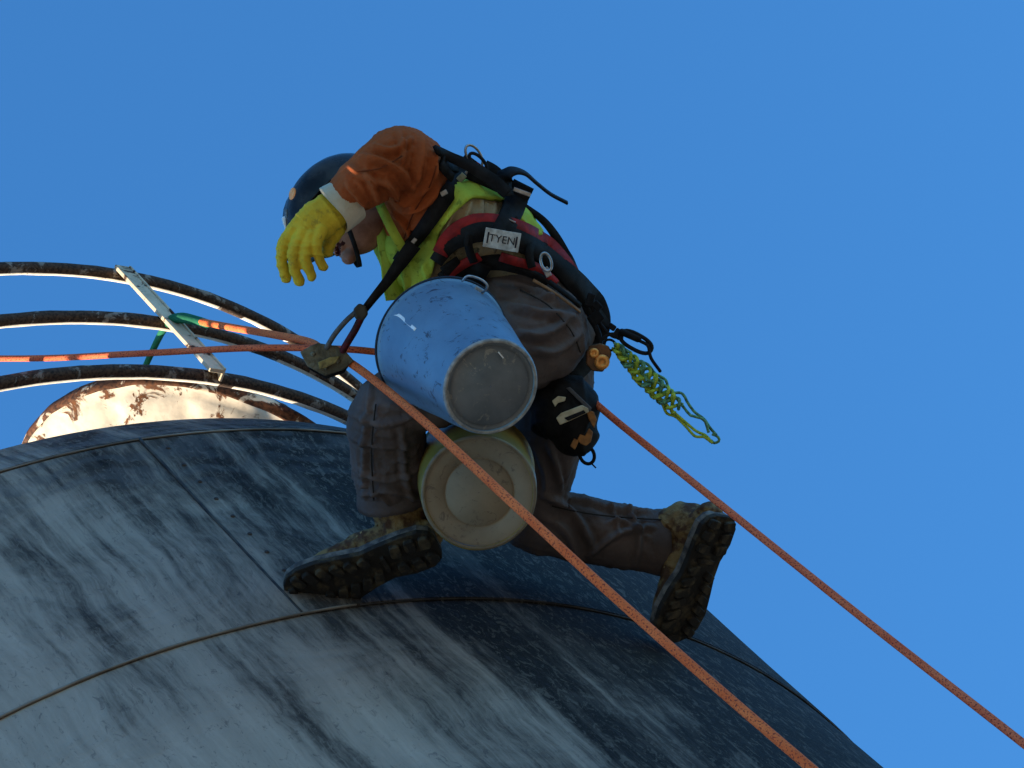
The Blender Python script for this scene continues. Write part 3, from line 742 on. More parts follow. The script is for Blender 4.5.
# ---- sleeves
mb = MB()
limb(mb, [(424, 200, 7.90, 37, 44), (412, 172, 7.84, 37, 38), (400, 160, 7.78, 33, 34), (378, 172, 7.75, 30, 30), (358, 186, 7.74, 25, 26), (350, 192, 7.74, 22, 23)])
limb(mb, [(420, 195, 7.90, 36, 40), (408, 222, 7.90, 26, 30), (402, 240, 7.92, 14, 20)])
AX_S = [(P(424, 205, 7.9), P(404, 150, 7.8), 1.0), (P(404, 156, 7.8), P(348, 192, 7.74), 1.1)]
o_sl, SV, SN, SF = clothe(mb, 'sleeve', M_sleeve, 0.0046, AX_S, 0.016, 14, 7, 1.9, folds=[
    ([(360, 156), (385, 162), (404, 174), (413, 194)], 4, 8), ([(370, 146), (392, 150), (412, 138)], 4, 6), ([(421, 136), (419, 160), (413, 190)], 4, 10), ([(433, 150), (431, 174), (421, 196)], 4, 8), ([(384, 178), (397, 196), (414, 206)], 4, 9),
    ([(364, 168), (374, 190), (380, 210)], 4, 8), ([(393, 212), (406, 228), (411, 242)], 3, 7), ([(441, 184), (424, 206), (400, 212)], 4, 8), ([(348, 166), (370, 180), (392, 186)], 3.5, 8), ([(398, 132), (404, 150), (402, 168)], 3.5, 6), ([(438, 196), (424, 218), (408, 230)], 3.5, 7), ([(345, 182), (356, 194), (366, 206)], 3, 6)])
mb = MB()
limb(mb, [(440, 212, 8.15, 32, 32), (437, 245, 8.24, 28, 28), (434, 272, 8.27, 24, 24), (428, 312, 8.20, 20, 20), (425, 330, 8.14, 18, 18)])
clothe(mb, 'sleeve', M_sleeve, 0.0075, [(P(440, 210, 8.15), P(434, 272, 8.27)), (P(434, 272, 8.27), P(425, 330, 8.14))], 0.012, 20, 8, 4.4)

# ---- gloves: palm, four bent fingers and a thumb on its side
mb = MB()
limb(mb, [(348, 200, 7.735, 17, 13), (334, 209, 7.725, 19, 12), (318, 221, 7.715, 21, 11), (304, 232, 7.71, 18, 9)], n=20)
for f in ([(294, 229, 7.712, 7.8), (284, 245, 7.708, 6.5), (282, 262, 7.714, 5.9), (286, 278, 7.726, 5.2)],
          [(303, 233, 7.702, 7.8), (294.5, 249, 7.692, 6.5), (294, 266, 7.70, 5.9), (299.5, 281, 7.716, 5.2)],
          [(312, 235, 7.70, 7.8), (306, 250, 7.688, 6.3), (306, 263, 7.694, 5.8), (312, 276, 7.71, 5.1)],
          [(321, 231, 7.70, 7.8), (317, 243, 7.688, 6.0), (318, 255, 7.694, 5.5), (323, 266, 7.71, 5.0)]):
    limb(mb, f, n=14, k=6)
limb(mb, [(338, 214, 7.735, 9), (336, 230, 7.745, 9), (329, 241, 7.745, 7.5), (327, 252, 7.742, 6)], n=14, k=6)
vs, ns, fs = voxel(mb, 0.0023, 2)
gax = [(P(350, 198, 7.73), P(300, 235, 7.71)), (P(300, 235, 7.7), P(300, 280, 7.71))]
out = []
for p, nn in zip(vs, ns):
    d, ax, rest, t = lines(p, gax); out.append(p + nn * (0.0030 * (ridged(p, ax, 46, 14, 2.2) - 0.4) + 0.0012 * noise.noise(p * 70)))
mk('glove', out, fs, M_glove, worker)
c0, c1 = P(353, 197, 7.737), P(337, 207, 7.73)
hem(P(346, 202, 7.735), c1 - c0, px(24), px(19), M_cuff, 'glove_cuff', w=0.034)
mb = MB()
limb(mb, [(425, 328, 8.12, 15, 12), (424, 345, 8.10, 17, 10), (424, 358, 8.08, 15, 9)])
for k in range(4): limb(mb, [(414 + 7 * k, 358, 8.07, 6.5), (415 + 7 * k, 370 - 2 * k, 8.05, 6), (417 + 6 * k, 376 - 2 * k, 8.02, 5.5)], n=10)
limb(mb, [(432, 338, 8.09, 7), (440, 346, 8.06, 6.5), (443, 356, 8.04, 5.5)], n=10)
vs, ns, fs = voxel(mb, 0.004, 2); mk('glove', vs, fs, M_glove, worker)

# ---- lime vest: shells lying on the shirt, open where the photo shows the tan cloth
def inpoly(x, y, poly):
    c = False; j = len(poly) - 1
    for i in range(len(poly)):
        xi, yi = poly[i]; xj, yj = poly[j]
        if (yi > y) != (yj > y) and x < (xj - xi) * (y - yi) / (yj - yi) + xi: c = not c
        j = i
    return c
VP = [[(428, 140), (470, 145), (498, 168), (520, 190), (505, 203), (470, 201), (448, 216), (438, 240), (436, 262), (424, 288), (424, 320), (380, 320), (380, 262), (366, 230), (366, 196), (400, 180), (428, 170)],
      [(508, 190), (560, 190), (600, 270), (562, 262), (545, 244), (520, 226), (508, 215)]]
def shell(V, N, F, polys, name, mat, off, th, parent=worker, rough=0.0):
    keep = []; pr2 = [proj(v) for v in V]
    for f in F:
        cx = sum(pr2[i][0] for i in f) / len(f) + 4 * noise.noise(V[f[0]] * 14); cy = sum(pr2[i][1] for i in f) / len(f) + 4 * noise.noise(V[f[0]] * 14 + Vector((5, 0, 0)))
        if any(inpoly(cx, cy, q) for q in polys): keep.append(f)
    idx = {}; vs = []
    for f in keep:
        for i in f:
            if i not in idx: idx[i] = len(idx)
    inv = sorted(idx, key=idx.get); n = len(inv)
    ed0 = {}
    for f in keep:
        for a_, b_ in zip(f, f[1:] + f[:1]): ed0[(a_, b_)] = 1
    bd = set(); 
    for (a_, b_) in ed0:
        if (b_, a_) not in ed0: bd.add(a_); bd.add(b_)
    V = relax(list(V), [f for f in keep], 14, bd)
    for i in inv: vs.append(V[i] + N[i] * (off + rough * noise.noise(V[i] * 22)))
    for i in inv: vs.append(V[i] + N[i] * (off - th))
    fs = [tuple(idx[i] for i in f) for f in keep] + [tuple(idx[i] + n for i in f)[::-1] for f in keep]
    ed = {}
    for f in keep:
        for a, b in zip(f, f[1:] + f[:1]): ed[(a, b)] = 1
    for (a, b) in ed:
        if (b, a) not in ed: fs.append((idx[b], idx[a], idx[a] + n, idx[b] + n))
    return mk(name, vs, fs, mat, parent)
shell(BV, BN, BF, VP, 'vest', M_vest, 0.011, 0.008, rough=0.011)
# collar edge strip standing open beside the neck, and hanging front corner
b = MB()
pts = catmull([P(371, 210, 7.90), P(380, 232, 7.88), P(389, 258, 7.87), P(394, 284, 7.87), P(396, 300, 7.87)], 6)
ribbon(b, pts, [(-VIEW + EX * 0.5).normalized()] * len(pts), sm_list([px(7), px(11), px(20), px(26), px(22)], 6), 0.006)
pts = catmull([P(380, 205, 7.84), P(391, 228, 7.82), P(402, 248, 7.83), P(410, 262, 7.86)], 6)
ribbon(b, pts, [(-VIEW - EY * 0.3).normalized()] * len(pts), px(9), 0.006)
b.build('vest_edge', M_vest, worker)

# ---- everything the straps lie on
allv = []; allf = []
for V_, F_ in ((TV, TF), (BV, BF), (SV, SF)):
    n0 = len(allv); allv += [tuple(v) for v in V_]; allf += [tuple(i + n0 for i in f) for f in F_]
BVH = BVHTree.FromPolygons(allv, allf)
bb = []; nb = 0
BVB = BVHTree.FromPolygons([tuple(v) for v in BV] + [tuple(v) for v in TV], [tuple(f) for f in BF] + [tuple(i + len(BV) for i in f) for f in TF])
def drape(pp, off=0.012, dflt=7.85, step=3, tree=BVH, smooth=4):
    poly = catmull([Vector((a[0], a[1], a[2] if len(a) > 2 else 0)) for a in pp], 8)
    # resample in the picture, then drop each sample onto the clothes
    out = [poly[0]]; acc = 0
    for a, b in zip(poly, poly[1:]):
        acc += (b - a).length
        if acc >= step: out.append(b); acc = 0
    out.append(poly[-1]); pts = []; nor = []
    for q in out:
        o = P(q.x, q.y, 1.0); d = (o - CAM).normalized(); fixed = q.z if q.z > 1 else None
        h = tree.ray_cast(CAM, d, 30) if not fixed else (None,) * 4
        if h[0] is not None:
            pts.append(h[0] - d * off); nor.append(((h[1] if h[1].dot(d) < 0 else -h[1]) - d).normalized())
        else:
            pts.append(P(q.x, q.y, fixed) if fixed else None); nor.append(-VIEW)
    last = next((p for p in pts if p is not None), P(out[0].x, out[0].y, dflt))
    for i in range(len(pts)):
        if pts[i] is None:
            dep = (last - CAM).dot(VIEW); pts[i] = P(out[i].x, out[i].y, dep)
        last = pts[i]
    for _ in range(smooth):
        pts = [pts[0]] + [pts[i] * .5 + (pts[i - 1] + pts[i + 1]) * .25 for i in range(1, len(pts) - 1)] + [pts[-1]]
        nor = [nor[0]] + [(nor[i] * .5 + (nor[i - 1] + nor[i + 1]) * .25).normalized() for i in range(1, len(nor) - 1)] + [nor[-1]]
    return pts, nor
harness = MB
def strap(pp, w, name='strap', m=M_strap, off=0.012, th=0.004, parent=None, **k):
    pts, nor = drape(pp, off, **k); b = MB()
    if hasattr(w, '__len__'):
        n = len(pts); w = [px(w[0] + (w[-1] - w[0]) * i / (n - 1)) if len(w) == 2 else px(np.interp(i / (n - 1), np.linspace(0, 1, len(w)), w)) for i in range(n)]
    else: w = px(w)
    ribbon(b, pts, nor, w, th); return b.build(name, m, parent or worker, True)
hr = strap([(436, 262), (450, 244), (478, 232), (505, 236), (535, 250), (562, 272), (584, 300)], [14, 19, 20, 20, 20], 'harness_belt', off=0.014, th=0.012)
hp = hr
strap([(440, 254), (451, 235), (474, 224), (500, 225), (528, 234), (553, 251), (574, 276)], [16, 20, 18, 18, 12], 'belt_padding', M_red, off=0.016, th=0.010, parent=hr)
strap([(446, 276), (462, 264), (480, 256)], 9, 'belt_padding', M_red, off=0.018, th=0.008, parent=hr)
strap([(500, 256), (518, 262), (538, 268), (556, 284)], [9, 9, 7], 'belt_padding', M_red, off=0.018, th=0.008, parent=hr)
strap([(440, 278), (456, 268), (476, 264), (500, 262), (526, 268), (548, 280)], [10, 15, 16, 12], 'lower_belt', off=0.010, th=0.008, parent=hr)
# garment seams
M_seamc = simple('seam_thread', (0.03, 0.025, 0.022), rough=0.9); M_seamo = simple('orange_seam', (0.16, 0.04, 0.015), rough=0.9)
for pl in ([(376, 404), (372, 440), (372, 470), (374, 500)], [(552, 506), (590, 514), (630, 518), (664, 520)], [(520, 290), (548, 305), (572, 332), (580, 352)]):
    strap(pl, 1.3, 'seam', M_seamc, off=0.0055, th=0.002)
for pl in ([(438, 160), (430, 186), (414, 212), (404, 238)], [(356, 172), (382, 168), (402, 156)]): strap(pl, 1.2, 'seam', M_seamo, off=0.0055, th=0.002)
# torso straps
strap([(472, 158), (456, 180), (440, 205), (424, 228), (408, 248), (398, 262)], [15, 17, 15, 12], 'chest_strap', off=0.022, th=0.005, parent=hr)
strap([(434, 150), (452, 158), (470, 166), (490, 178), (508, 194)], [8, 11, 13, 12], 'back_strap', off=0.018, th=0.008, parent=hr)
strap([(440, 160), (452, 168), (462, 172)], [10, 12], 'back_strap', off=0.02, th=0.008, parent=hr)
strap([(452, 178), (446, 172), (440, 164)], [9, 9], 'adjuster_strap', off=0.03, th=0.005, parent=hr)
strap([(484, 168), (496, 174), (504, 186)], [16, 14], 'back_pad', off=0.02, th=0.012, parent=hr, dflt=7.9)
strap([(448, 262), (455, 272), (462, 280)], [20, 18], 'leg_strap', off=0.02, th=0.006, parent=hr)
strap([(470, 232), (468, 246), (474, 262)], [8, 8], 'keeper', off=0.034, th=0.004, parent=hr)
strap([(532, 240), (528, 254), (532, 268)], [9, 8], 'keeper', off=0.034, th=0.004, parent=hr)
strap([(468, 172), (486, 180), (506, 190)], [14, 12], 'back_strap', off=0.026, th=0.006, parent=hr)
strap([(524, 184), (513, 206), (503, 228), (498, 240)], [22, 23, 20], 'lumbar_strap', off=0.022, th=0.012, parent=hr)
strap([(519, 198), (509, 214)], [20, 20], 'keeper', off=0.036, th=0.004, parent=hr)
strap([(524, 206), (545, 222), (558, 240), (568, 262), (578, 290), (592, 312), (604, 330)], [6, 8, 13, 18, 18], 'side_strap', off=0.02, th=0.008, parent=hr, dflt=7.95)
strap([(482, 262), (474, 275), (466, 290)], 22, 'leg_strap', off=0.022, th=0.006, parent=hr)
strap([(560, 268), (577, 284), (590, 300), (600, 322), (592, 350), (574, 372), (556, 388)], [20, 26, 20, 22, 20], 'leg_loop', off=0.016, th=0.010, parent=hr, dflt=7.95)
strap([(505, 262), (520, 268), (540, 276), (562, 292), (580, 306)], [6, 5, 5], 'leg_strap', off=0.018, th=0.004, parent=hr)
# tan piping under the belt
strap([(533, 280), (550, 290), (562, 298), (580, 312)], 3, 'piping', simple('tan_piping', (0.30, 0.16, 0.08)), off=0.016, th=0.002, parent=hr)
# webbing tail blowing out behind
b = MB(); pts = catmull([P(508, 196, 7.86), P(505, 180, 7.86), P(512, 172, 7.86), P(524, 174, 7.87), P(536, 184, 7.88), P(550, 195, 7.89), P(567, 204, 7.9)], 8)
nr_ = [(-EY * 0.9 - VIEW * 0.5).normalized()] * len(pts)
b2 = MB(); ribbon(b2, pts, [(VIEW * -0.35 + (EX * .5 - EY)).normalized()] * len(pts), sm_list([px(20), px(20), px(18), px(13), px(9), px(8), px(8)], 8), 0.005); b2.build('webbing_tail', M_strap, hr)
# label with its print
def on_body(x, y, off=0.03, tree=BVH):
    o = P(x, y, 1.0); d = (o - CAM).normalized(); h = tree.ray_cast(CAM, d, 30)
    if h[0] is None: return P(x, y, 7.85), -VIEW
    return h[0] - d * off, (h[1] if h[1].dot(d) < 0 else -h[1])
c, _n = on_body(502, 240, 0.045); A = (EX * 0.985 + EY * 0.17).normalized(); B = (EY * 0.985 - EX * 0.17).normalized(); Nn = -VIEW
lb = MB(); box(lb, c, A * px(17.5), B * px(9.5), Nn * 0.002); lab = lb.build('belt_label', M_label, hr, False); bevel(lab, 0.001)
cu = bpy.data.curves.new('t', 'FONT'); cu.body = 'TYEN'; cu.size = px(10.5); cu.align_x = 'CENTER'; cu.align_y = 'CENTER'; cu.extrude = 0.0004; cu.resolution_u = 2
to = bpy.data.objects.new('t', cu); COL.objects.link(to); dg = bpy.context.evaluated_depsgraph_get(); dg.update()
te = to.evaluated_get(dg).to_mesh(); tv = [v.co.copy() for v in te.vertices]; tf = [tuple(p.vertices) for p in te.polygons]; to.evaluated_get(dg).to_mesh_clear(); bpy.data.objects.remove(to)
mk('label_print', [c + A * v.x - B * v.y + Nn * (0.0024 + v.z) for v in tv], tf, M_ink, hr, False)
lb = MB()
for sx in (-14, 14): lb = MB(); box(lb, c + A * px(sx) + Nn * 0.0024, A * px(0.8), B * px(5.5), Nn * 0.0004); lb.build('label_rule', M_ink, hr, False)
# metalwork
def ring(c, A, B, a, bb_, rad, name, m=M_steel, parent=None, n=26, sq=1.0):
    pts = []
    for i in range(n):
        t = 2 * PI * i / n; ct, st = math.cos(t), math.sin(t)
        pts.append(c + A * (a * math.copysign(abs(ct) ** sq, ct)) + B * (bb_ * math.copysign(abs(st) ** sq, st)))
    b = MB(); tube(b, pts, rad, 8, ref=A.cross(B).normalized(), closed=True, cap=False); return b.build(name, m, parent)
U1 = (EX + EY * 0.9).normalized(); U2 = (EX * 0.9 - EY).normalized()
ring(P(474, 156, 7.84), (EX * .55 + EY).normalized(), (EX - EY * .4 + VIEW * .4).normalized(), px(12), px(7), 0.0033, 'dorsal_ring', parent=hr)
ring(P(478, 162, 7.83), (EX + EY * 1.1).normalized(), (EX - EY * .7).normalized(), px(11), px(5), 0.004, 'dorsal_ring', M_strap, parent=hr)
ring(P(546, 262, 7.80), (EX * .3 + EY).normalized(), (EX - EY * .3).normalized(), px(9), px(5), 0.0035, 'buckle', parent=hr)
M_tanb = simple('pale_tag', (0.35, 0.34, 0.22), (0.22, 0.2, 0.12), scale=80)
for (x, y, w, h, rr, col) in ((461, 178, 5, 3.2, -0.8, M_tanb), (470, 171, 5, 3, -0.8, M_steel), (444, 193, 3.4, 2.4, -0.5, M_steel), (414, 241, 3, 2.0, -0.9, M_steel), (522, 192, 9, 2.0, 0.35, M_steel), (510, 220, 6, 0.8, 0.4, M_steel),
                               (480, 168, 6, 3.5, 0.6, M_red), (547, 272, 5, 3, 1.1, M_steel), (467, 240, 2, 6, 0.2, M_strap), (542, 250, 2.5, 8, 0.5, M_strap)):
    q, _ = on_body(x, y, 0.040); b = MB(); a_ = EX * math.cos(rr) + EY * math.sin(rr); b__ = -EX * math.sin(rr) + EY * math.cos(rr)
    box(b, q, a_ * px(w), b__ * px(h), VIEW * 0.003); bevel(b.build('buckle', col, hr, False), 0.0015)

# ---- boots: own frame, toe +x, wearer's up +z
def boot(heel, toe, upw, flip, top, sr=0.058):
    f = (toe - heel).normalized(); L = (toe - heel).length; u = (upw - f * upw.dot(f)).normalized(); s_ = u.cross(f)
    O = heel
    def B_(x, y, z): return O + f * (x * L) + s_ * (y * 0.155 * flip) + u * z
    ol = []   # half widths along the sole
    prof = [(0.0, 0.14, 0.14), (0.02, 0.26, 0.26), (0.08, 0.35, 0.36), (0.2, 0.37, 0.37), (0.34, 0.33, 0.33), (0.46, 0.32, 0.36), (0.6, 0.39, 0.46), (0.74, 0.45, 0.50), (0.86, 0.43, 0.44), (0.94, 0.34, 0.30), (0.985, 0.20, 0.16), (1.0, 0.08, 0.06)]
    def outline(sc): return [(x, a * sc) for x, a, b in prof] + [(x, -b * sc) for x, a, b in reversed(prof)]
    def rise(x): return 0.012 * max(0, (x - 0.72) / 0.28) ** 2 + (0.004 if x > 0.3 and x < 0.42 else 0)
    # upper
    mb = MB(); k = []
    for x, hw, hh, zc in ((0.04, 0.25, 0.026, 0.041), (0.16, 0.30, 0.036, 0.054), (0.32, 0.32, 0.044, 0.062), (0.48, 0.34, 0.042, 0.058), (0.64, 0.38, 0.033, 0.046), (0.80, 0.38, 0.026, 0.041), (0.92, 0.30, 0.022, 0.040)):
        k.append((B_(x, 0, zc), hw * 0.115, hh))
    kp = catmull([a[0] for a in k], 4); tube(mb, kp, sm_list([a[1] * 1.2 for a in k], 4), 20, ref=u, rad2=sm_list([a[2] * 1.15 for a in k], 4), cap='round')
    an = B_(0.21, 0, 0.105); tube(mb, catmull([B_(0.22, 0, 0.075), an, an.lerp(top, 0.55), top], 4), [sr] * 13, 18, ref=f, rad2=[sr * 1.12] * 13, cap='round')
    vs, ns, fs = voxel(mb, 0.0042, 3)
    vs = [p + nn * (0.003 * noise.noise(p * 40) + 0.003 * (ridged(p, f, 40, 14, 6) - .4)) for p, nn in zip(vs, ns)]
    bt = mk('boot', vs, fs, M_leather, worker)
    # padded collar
    tube_m = MB(); pts = [an.lerp(top, 0.6) + f * 0.055 * math.cos(2 * PI * i / 20) + s_ * 0.050 * math.sin(2 * PI * i / 20) for i in range(20)]
    tube(tube_m, pts, 0.009, 8, ref=u, closed=True, cap=False); tube_m.build('boot_collar', M_leather, bt)
    # midsole and outsole
    def slab(sc, z0, z1, name, m):
        o_ = outline(sc); n = len(o_); b = MB(); vs = []
        for z, q in ((z0, 0.985), (z0 + 0.15 * (z1 - z0), 1.0), (z1 - .15 * (z1 - z0), 1.0), (z1, 0.985)):
            vs += [B_(0.5 + (x - 0.5) * (1 + (q - 1) * .5), y * q, z + rise(x)) for x, y in o_]
        fs = [(i * n + j, i * n + (j + 1) % n, (i + 1) * n + (j + 1) % n, (i + 1) * n + j) for i in range(3) for j in range(n)]
        h = len(prof)
        for lev in (0, 3):
            for j in range(h - 1):
                a = lev * n + j; b1 = lev * n + n - 1 - j
                fs.append((a, a + 1, b1 - 1, b1))
        b.add(vs, fs); return b.build(name, m, bt, False)
    slab(1.03, 0.006, 0.024, 'midsole', M_welt); slab(1.06, -0.008, 0.0065, 'outsole', M_sole)
    # lugs: blocks of tread
    def hw(x, side):
        for (x0, a0, b0), (x1, a1, b1) in zip(prof, prof[1:]):
            if x0 <= x <= x1:
                t = (x - x0) / (x1 - x0); return (a0 + (a1 - a0) * t) if side > 0 else (b0 + (b1 - b0) * t)
        return 0.1
    lugs = []
    for x in (0.065, 0.155, 0.25):
        for sd in (-1, 1): lugs.append((x, sd * (hw(x, sd) - 0.165), 0.034, 0.155, sd * 0.15, 1))
    for i, x in enumerate((0.44, 0.525, 0.61, 0.695, 0.78, 0.86)):
        for sd in (-1, 1):
            w_ = hw(x, sd) * 0.43; lugs.append((x + 0.02 * sd, sd * (hw(x, sd) - w_ * 1.02), 0.030, w_ * 0.93, -sd * 0.42, 0))
    lugs.append((0.945, 0.0, 0.024, 0.20, 0, 0)); lugs.append((0.345, 0.0, 0.016, 0.22, 0, 0))
    for (x, y, lx, ly, rot, kind) in lugs:
        c = B_(x, y, -0.012 + rise(x)); fx = f * flip; ca, sa = math.cos(rot), math.sin(rot)
        a1 = (f * ca + s_ * sa * flip); a2 = (s_ * ca * flip - f * sa)
        n = 12; b = MB(); vs = []
        for z, q in ((0.006, 1.05), (-0.0045, 1.0), (-0.0065, 0.90)):
            for i in range(n):
                t = 2 * PI * (i + .5) / n; pw = 0.42
                ct, st = math.cos(t), math.sin(t)
                vs.append(c + a1 * lx * L * q * math.copysign(abs(ct) ** pw, ct) + a2 * ly * 0.115 * q * math.copysign(abs(st) ** pw, st) + u * z)
        b.add(vs, [(r * n + i, r * n + (i + 1) % n, (r + 1) * n + (i + 1) % n, (r + 1) * n + i) for r in range(2) for i in range(n)] + [tuple(range(2 * n, 3 * n))])
        b.build('lug', M_sole, bt, False)
    # laces
    tree = BVHTree.FromPolygons([tuple(v) for v in vs_ok], fs_ok) if False else None
    for i in range(5):
        x = 0.36 + 0.065 * i; zt = (0.104, 0.099, 0.092, 0.082, 0.073)[i]; b = MB(); sg = 1 if i % 2 else -1
        pts = catmull([B_(x - 0.02 * sg, -0.30, zt - 0.026), B_(x - .01 * sg, -0.16, zt - 0.004), B_(x, 0.0, zt), B_(x + .01 * sg, 0.16, zt - 0.004), B_(x + 0.02 * sg, 0.30, zt - 0.026)], 3)
        tube(b, pts, 0.0028, 6); b.build('lace', M_lace, bt)
    return bt
vs_ok = fs_ok = None
# left boot: on the tank, toe to the left of the picture; right boot: sole towards us, toe down
boot(P(438, 543, 7.90), P(287, 597, 7.97), (-EY * 0.68 + EX * 0.02 + VIEW * 0.74), 1, P(395, 490, 7.96))
boot(P(722, 515, 8.20), P(669, 644, 8.28), (-EX * 0.66 - EY * 0.12 + VIEW * 0.74), -1, P(648, 545, 8.32), 0.050)

# ================================================================ BUCKETS, ROPES, TOOLS
def bucket_material(name, c1, c2, mark, rough=0.4, sc=7):
    m, n, l, b = nmat(name); tc = n.new('ShaderNodeTexCoord').outputs['Object']
    f = tex(n, l, tc, nscale=sc, detail=7, rough=0.62); r = ramp(n, [(0.38, c1), (0.68, c2)]); l.new(f, r.inputs[0])
    f2 = tex(n, l, tc, (1, 1, 1), 24, 8, 0.75, 1.5); r2 = ramp(n, [(0.57, 0.0), (0.62, 1.0)]); l.new(f2, r2.inputs[0])
    l.new(mixc(n, l, r2.outputs[0], r.outputs[0], mark), b.inputs['Base Color']); b.inputs['Roughness'].default_value = rough
    bump(n, l, f2, b, 0.2, 0.001); return m
def bucket(name, rim_c, base_c, r_rim, r_base, m_shell, m_base, label, handle=None, inner=0.82, m_ring=None):
    ax = (base_c - rim_c); H = ax.length; ax.normalize()
    root = thing(name, base_c.copy(), label, 'bucket')
    mb = MB(); t = 0.0025
    pf = [(r_rim - t, 0.004), (r_rim, 0.0), (r_rim + 0.004, 0.001), (r_rim + 0.0045, 0.006), (r_rim + 0.001, 0.009)]
    nst = 16
    for i in range(nst + 1):
        q = i / nst; pf.append((r_rim + (r_base - r_rim) * q, 0.012 + (H - 0.020) * q))
    pf += [(r_base - 0.001, H - 0.004), (r_base - 0.003, H - 0.001), (r_base - 0.006, H), (r_base - 0.0085, H - 0.001), (r_base - 0.010, H - 0.006)]
    n = 96
    xa = (EX - ax * EX.dot(ax)).normalized(); ya = ax.cross(xa); vs = []
    for r, z in pf:
        for i in range(n):
            a = 2 * PI * i / n; d_ = 0.0022 * noise.noise(Vector((math.cos(a) * 1.6, math.sin(a) * 1.6, z * 9 + r_rim * 50)))
            vs.append(rim_c + ax * z + (xa * math.cos(a) + ya * math.sin(a)) * (r + d_))
    fs = [(k * n + i, k * n + (i + 1) % n, (k + 1) * n + (i + 1) % n, (k + 1) * n + i) for k in range(len(pf) - 1) for i in range(n)]
    # inside wall
    pin = [(r_rim - t, 0.004), (r_base - t, H - 0.01)]; n0 = len(vs)
    for r, z in pin: vs += [rim_c + ax * z + (xa * math.cos(2 * PI * i / n) + ya * math.sin(2 * PI * i / n)) * r for i in range(n)]
    fs += [(n0 + n + i, n0 + n + (i + 1) % n, n0 + (i + 1) % n, n0 + i) for i in range(n)]
    mb.add(vs, fs); mb.build('bucket_wall', m_shell, root)
    b = MB(); lathe(b, rim_c, [(r_base - 0.0098, H - 0.0055), (r_base * inner + 0.004, H - 0.0055), (r_base * inner + 0.002, H - 0.0095), (r_base * inner - 0.001, H - 0.0095), (r_base * inner - 0.004, H - 0.0035), (0.001, H - 0.0034)], n, axis=ax)
    b.build('bucket_base', m_base, root)
    b = MB(); lathe(b, rim_c, [(r_base - 0.0008, H - 0.0045), (r_base - 0.0032, H + 0.0002), (r_base - 0.006, H + 0.0012), (r_base - 0.0092, H)], n, axis=ax); b.build('base_ring', m_ring or m_shell, root)
    return root, ax
M_bk1 = bucket_material('pale_blue_plastic', (0.125, 0.235, 0.36), (0.09, 0.17, 0.275), (0.04, 0.06, 0.10), 0.35)
M_bk1b = bucket_material('scuffed_grey_base', (0.155, 0.18, 0.205), (0.09, 0.11, 0.13), (0.24, 0.245, 0.23), 0.6, 11)
M_bk2 = bucket_material('yellow_plastic', (0.25, 0.17, 0.025), (0.15, 0.10, 0.02), (0.15, 0.13, 0.04), 0.45)
M_bk2b = bucket_material('dusty_beige_base', (0.235, 0.195, 0.135), (0.175, 0.145, 0.10), (0.13, 0.105, 0.08), 0.75, 9)
M_ringg = simple('scuffed_ring', (0.34, 0.36, 0.37), (0.20, 0.21, 0.22), scale=60)
bk1, ax1 = bucket('bucket', P(442, 344, 7.72), P(491, 387, 7.42), px(67, 7.72), px(50.5, 7.42), M_bk1, M_bk1b, 'pale blue plastic bucket with scuffed grey base hung at the worker\'s hip', m_ring=M_ringg)
# dark rim band, wire handle, white marks
xr = (EX - ax1 * EX.dot(ax1)).normalized(); yr = ax1.cross(xr)
b = MB(); tube(b, [P(442, 344, 7.72) + (xr * math.cos(2 * PI * i / 80) + yr * math.sin(2 * PI * i / 80)) * (px(67, 7.72) + 0.004) for i in range(80)], 0.0042, 8, ref=ax1, closed=True, cap=False)
b.build('rim_band', simple('dark_rim', (0.02, 0.035, 0.06)), bk1)
b = MB(); tube(b, catmull([P(462, 281, 7.66), P(468, 276, 7.65), P(480, 279, 7.65), P(487, 285, 7.65), P(485, 291, 7.66), P(480, 292, 7.68)], 6), 0.0028, 8, cap=True); b.build('wire_handle', M_steel, bk1)
b = MB(); box(b, P(479, 291, 7.675), (EX + EY * .6).normalized() * px(5), (EX * .6 - EY).normalized() * px(3), VIEW * 0.004); bevel(b.build('handle_ear', M_ringg, bk1, False))
b = MB(); box(b, P(403, 397, 7.70), (EX + EY).normalized() * px(5), (EX - EY).normalized() * px(3.4), VIEW * 0.004); bevel(b.build('handle_ear', M_ringg, bk1, False))
def on_bucket(x, y, ax, rc, H, r0, r1):
    """point on the outer cone of a bucket"""
    d = (P(x, y, 1.0) - CAM).normalized(); lo = 7.0; best = None
    t = 8.0 / d.dot(VIEW) * 0.86
    while t < 8.0 / d.dot(VIEW) * 1.05:
        p = CAM + d * t; w = p - rc; z = w.dot(ax); r = (w - ax * z).length
        if 0 <= z <= H and r < r0 + (r1 - r0) * z / H: return p
        t += 0.0015
    return None
H1 = (P(491, 387, 7.42) - P(442, 344, 7.72)).length
M_white_mark = simple('bucket_white_mark', (0.82, 0.84, 0.86), (0.7, 0.74, 0.78), scale=90)  # thin white strips laid on the bucket's outer wall
for pl, w in (([(394, 314), (400, 316), (408, 323), (416, 330)], 3.0), ([(401, 301), (406, 307), (411, 313)], 1.6), ([(498, 352), (503, 358)], 1.6)):
    q = [on_bucket(x, y, ax1, P(442, 344, 7.72), H1, px(67, 7.72), px(50.5, 7.42)) for x, y in pl]
    q = [v for v in q if v is not None]
    if len(q) > 1:
        pts = catmull(q, 4); nr = [((p - P(442, 344, 7.72)) - ax1 * (p - P(442, 344, 7.72)).dot(ax1)).normalized() for p in pts]
        b = MB(); ribbon(b, [p - n_ * 0.0012 for p, n_ in zip(pts, nr)], nr, px(w), 0.0030); b.build('white_mark', M_white_mark, bk1)
rc2, bc2 = P(474, 471, 8.0), P(479, 493, 7.67)
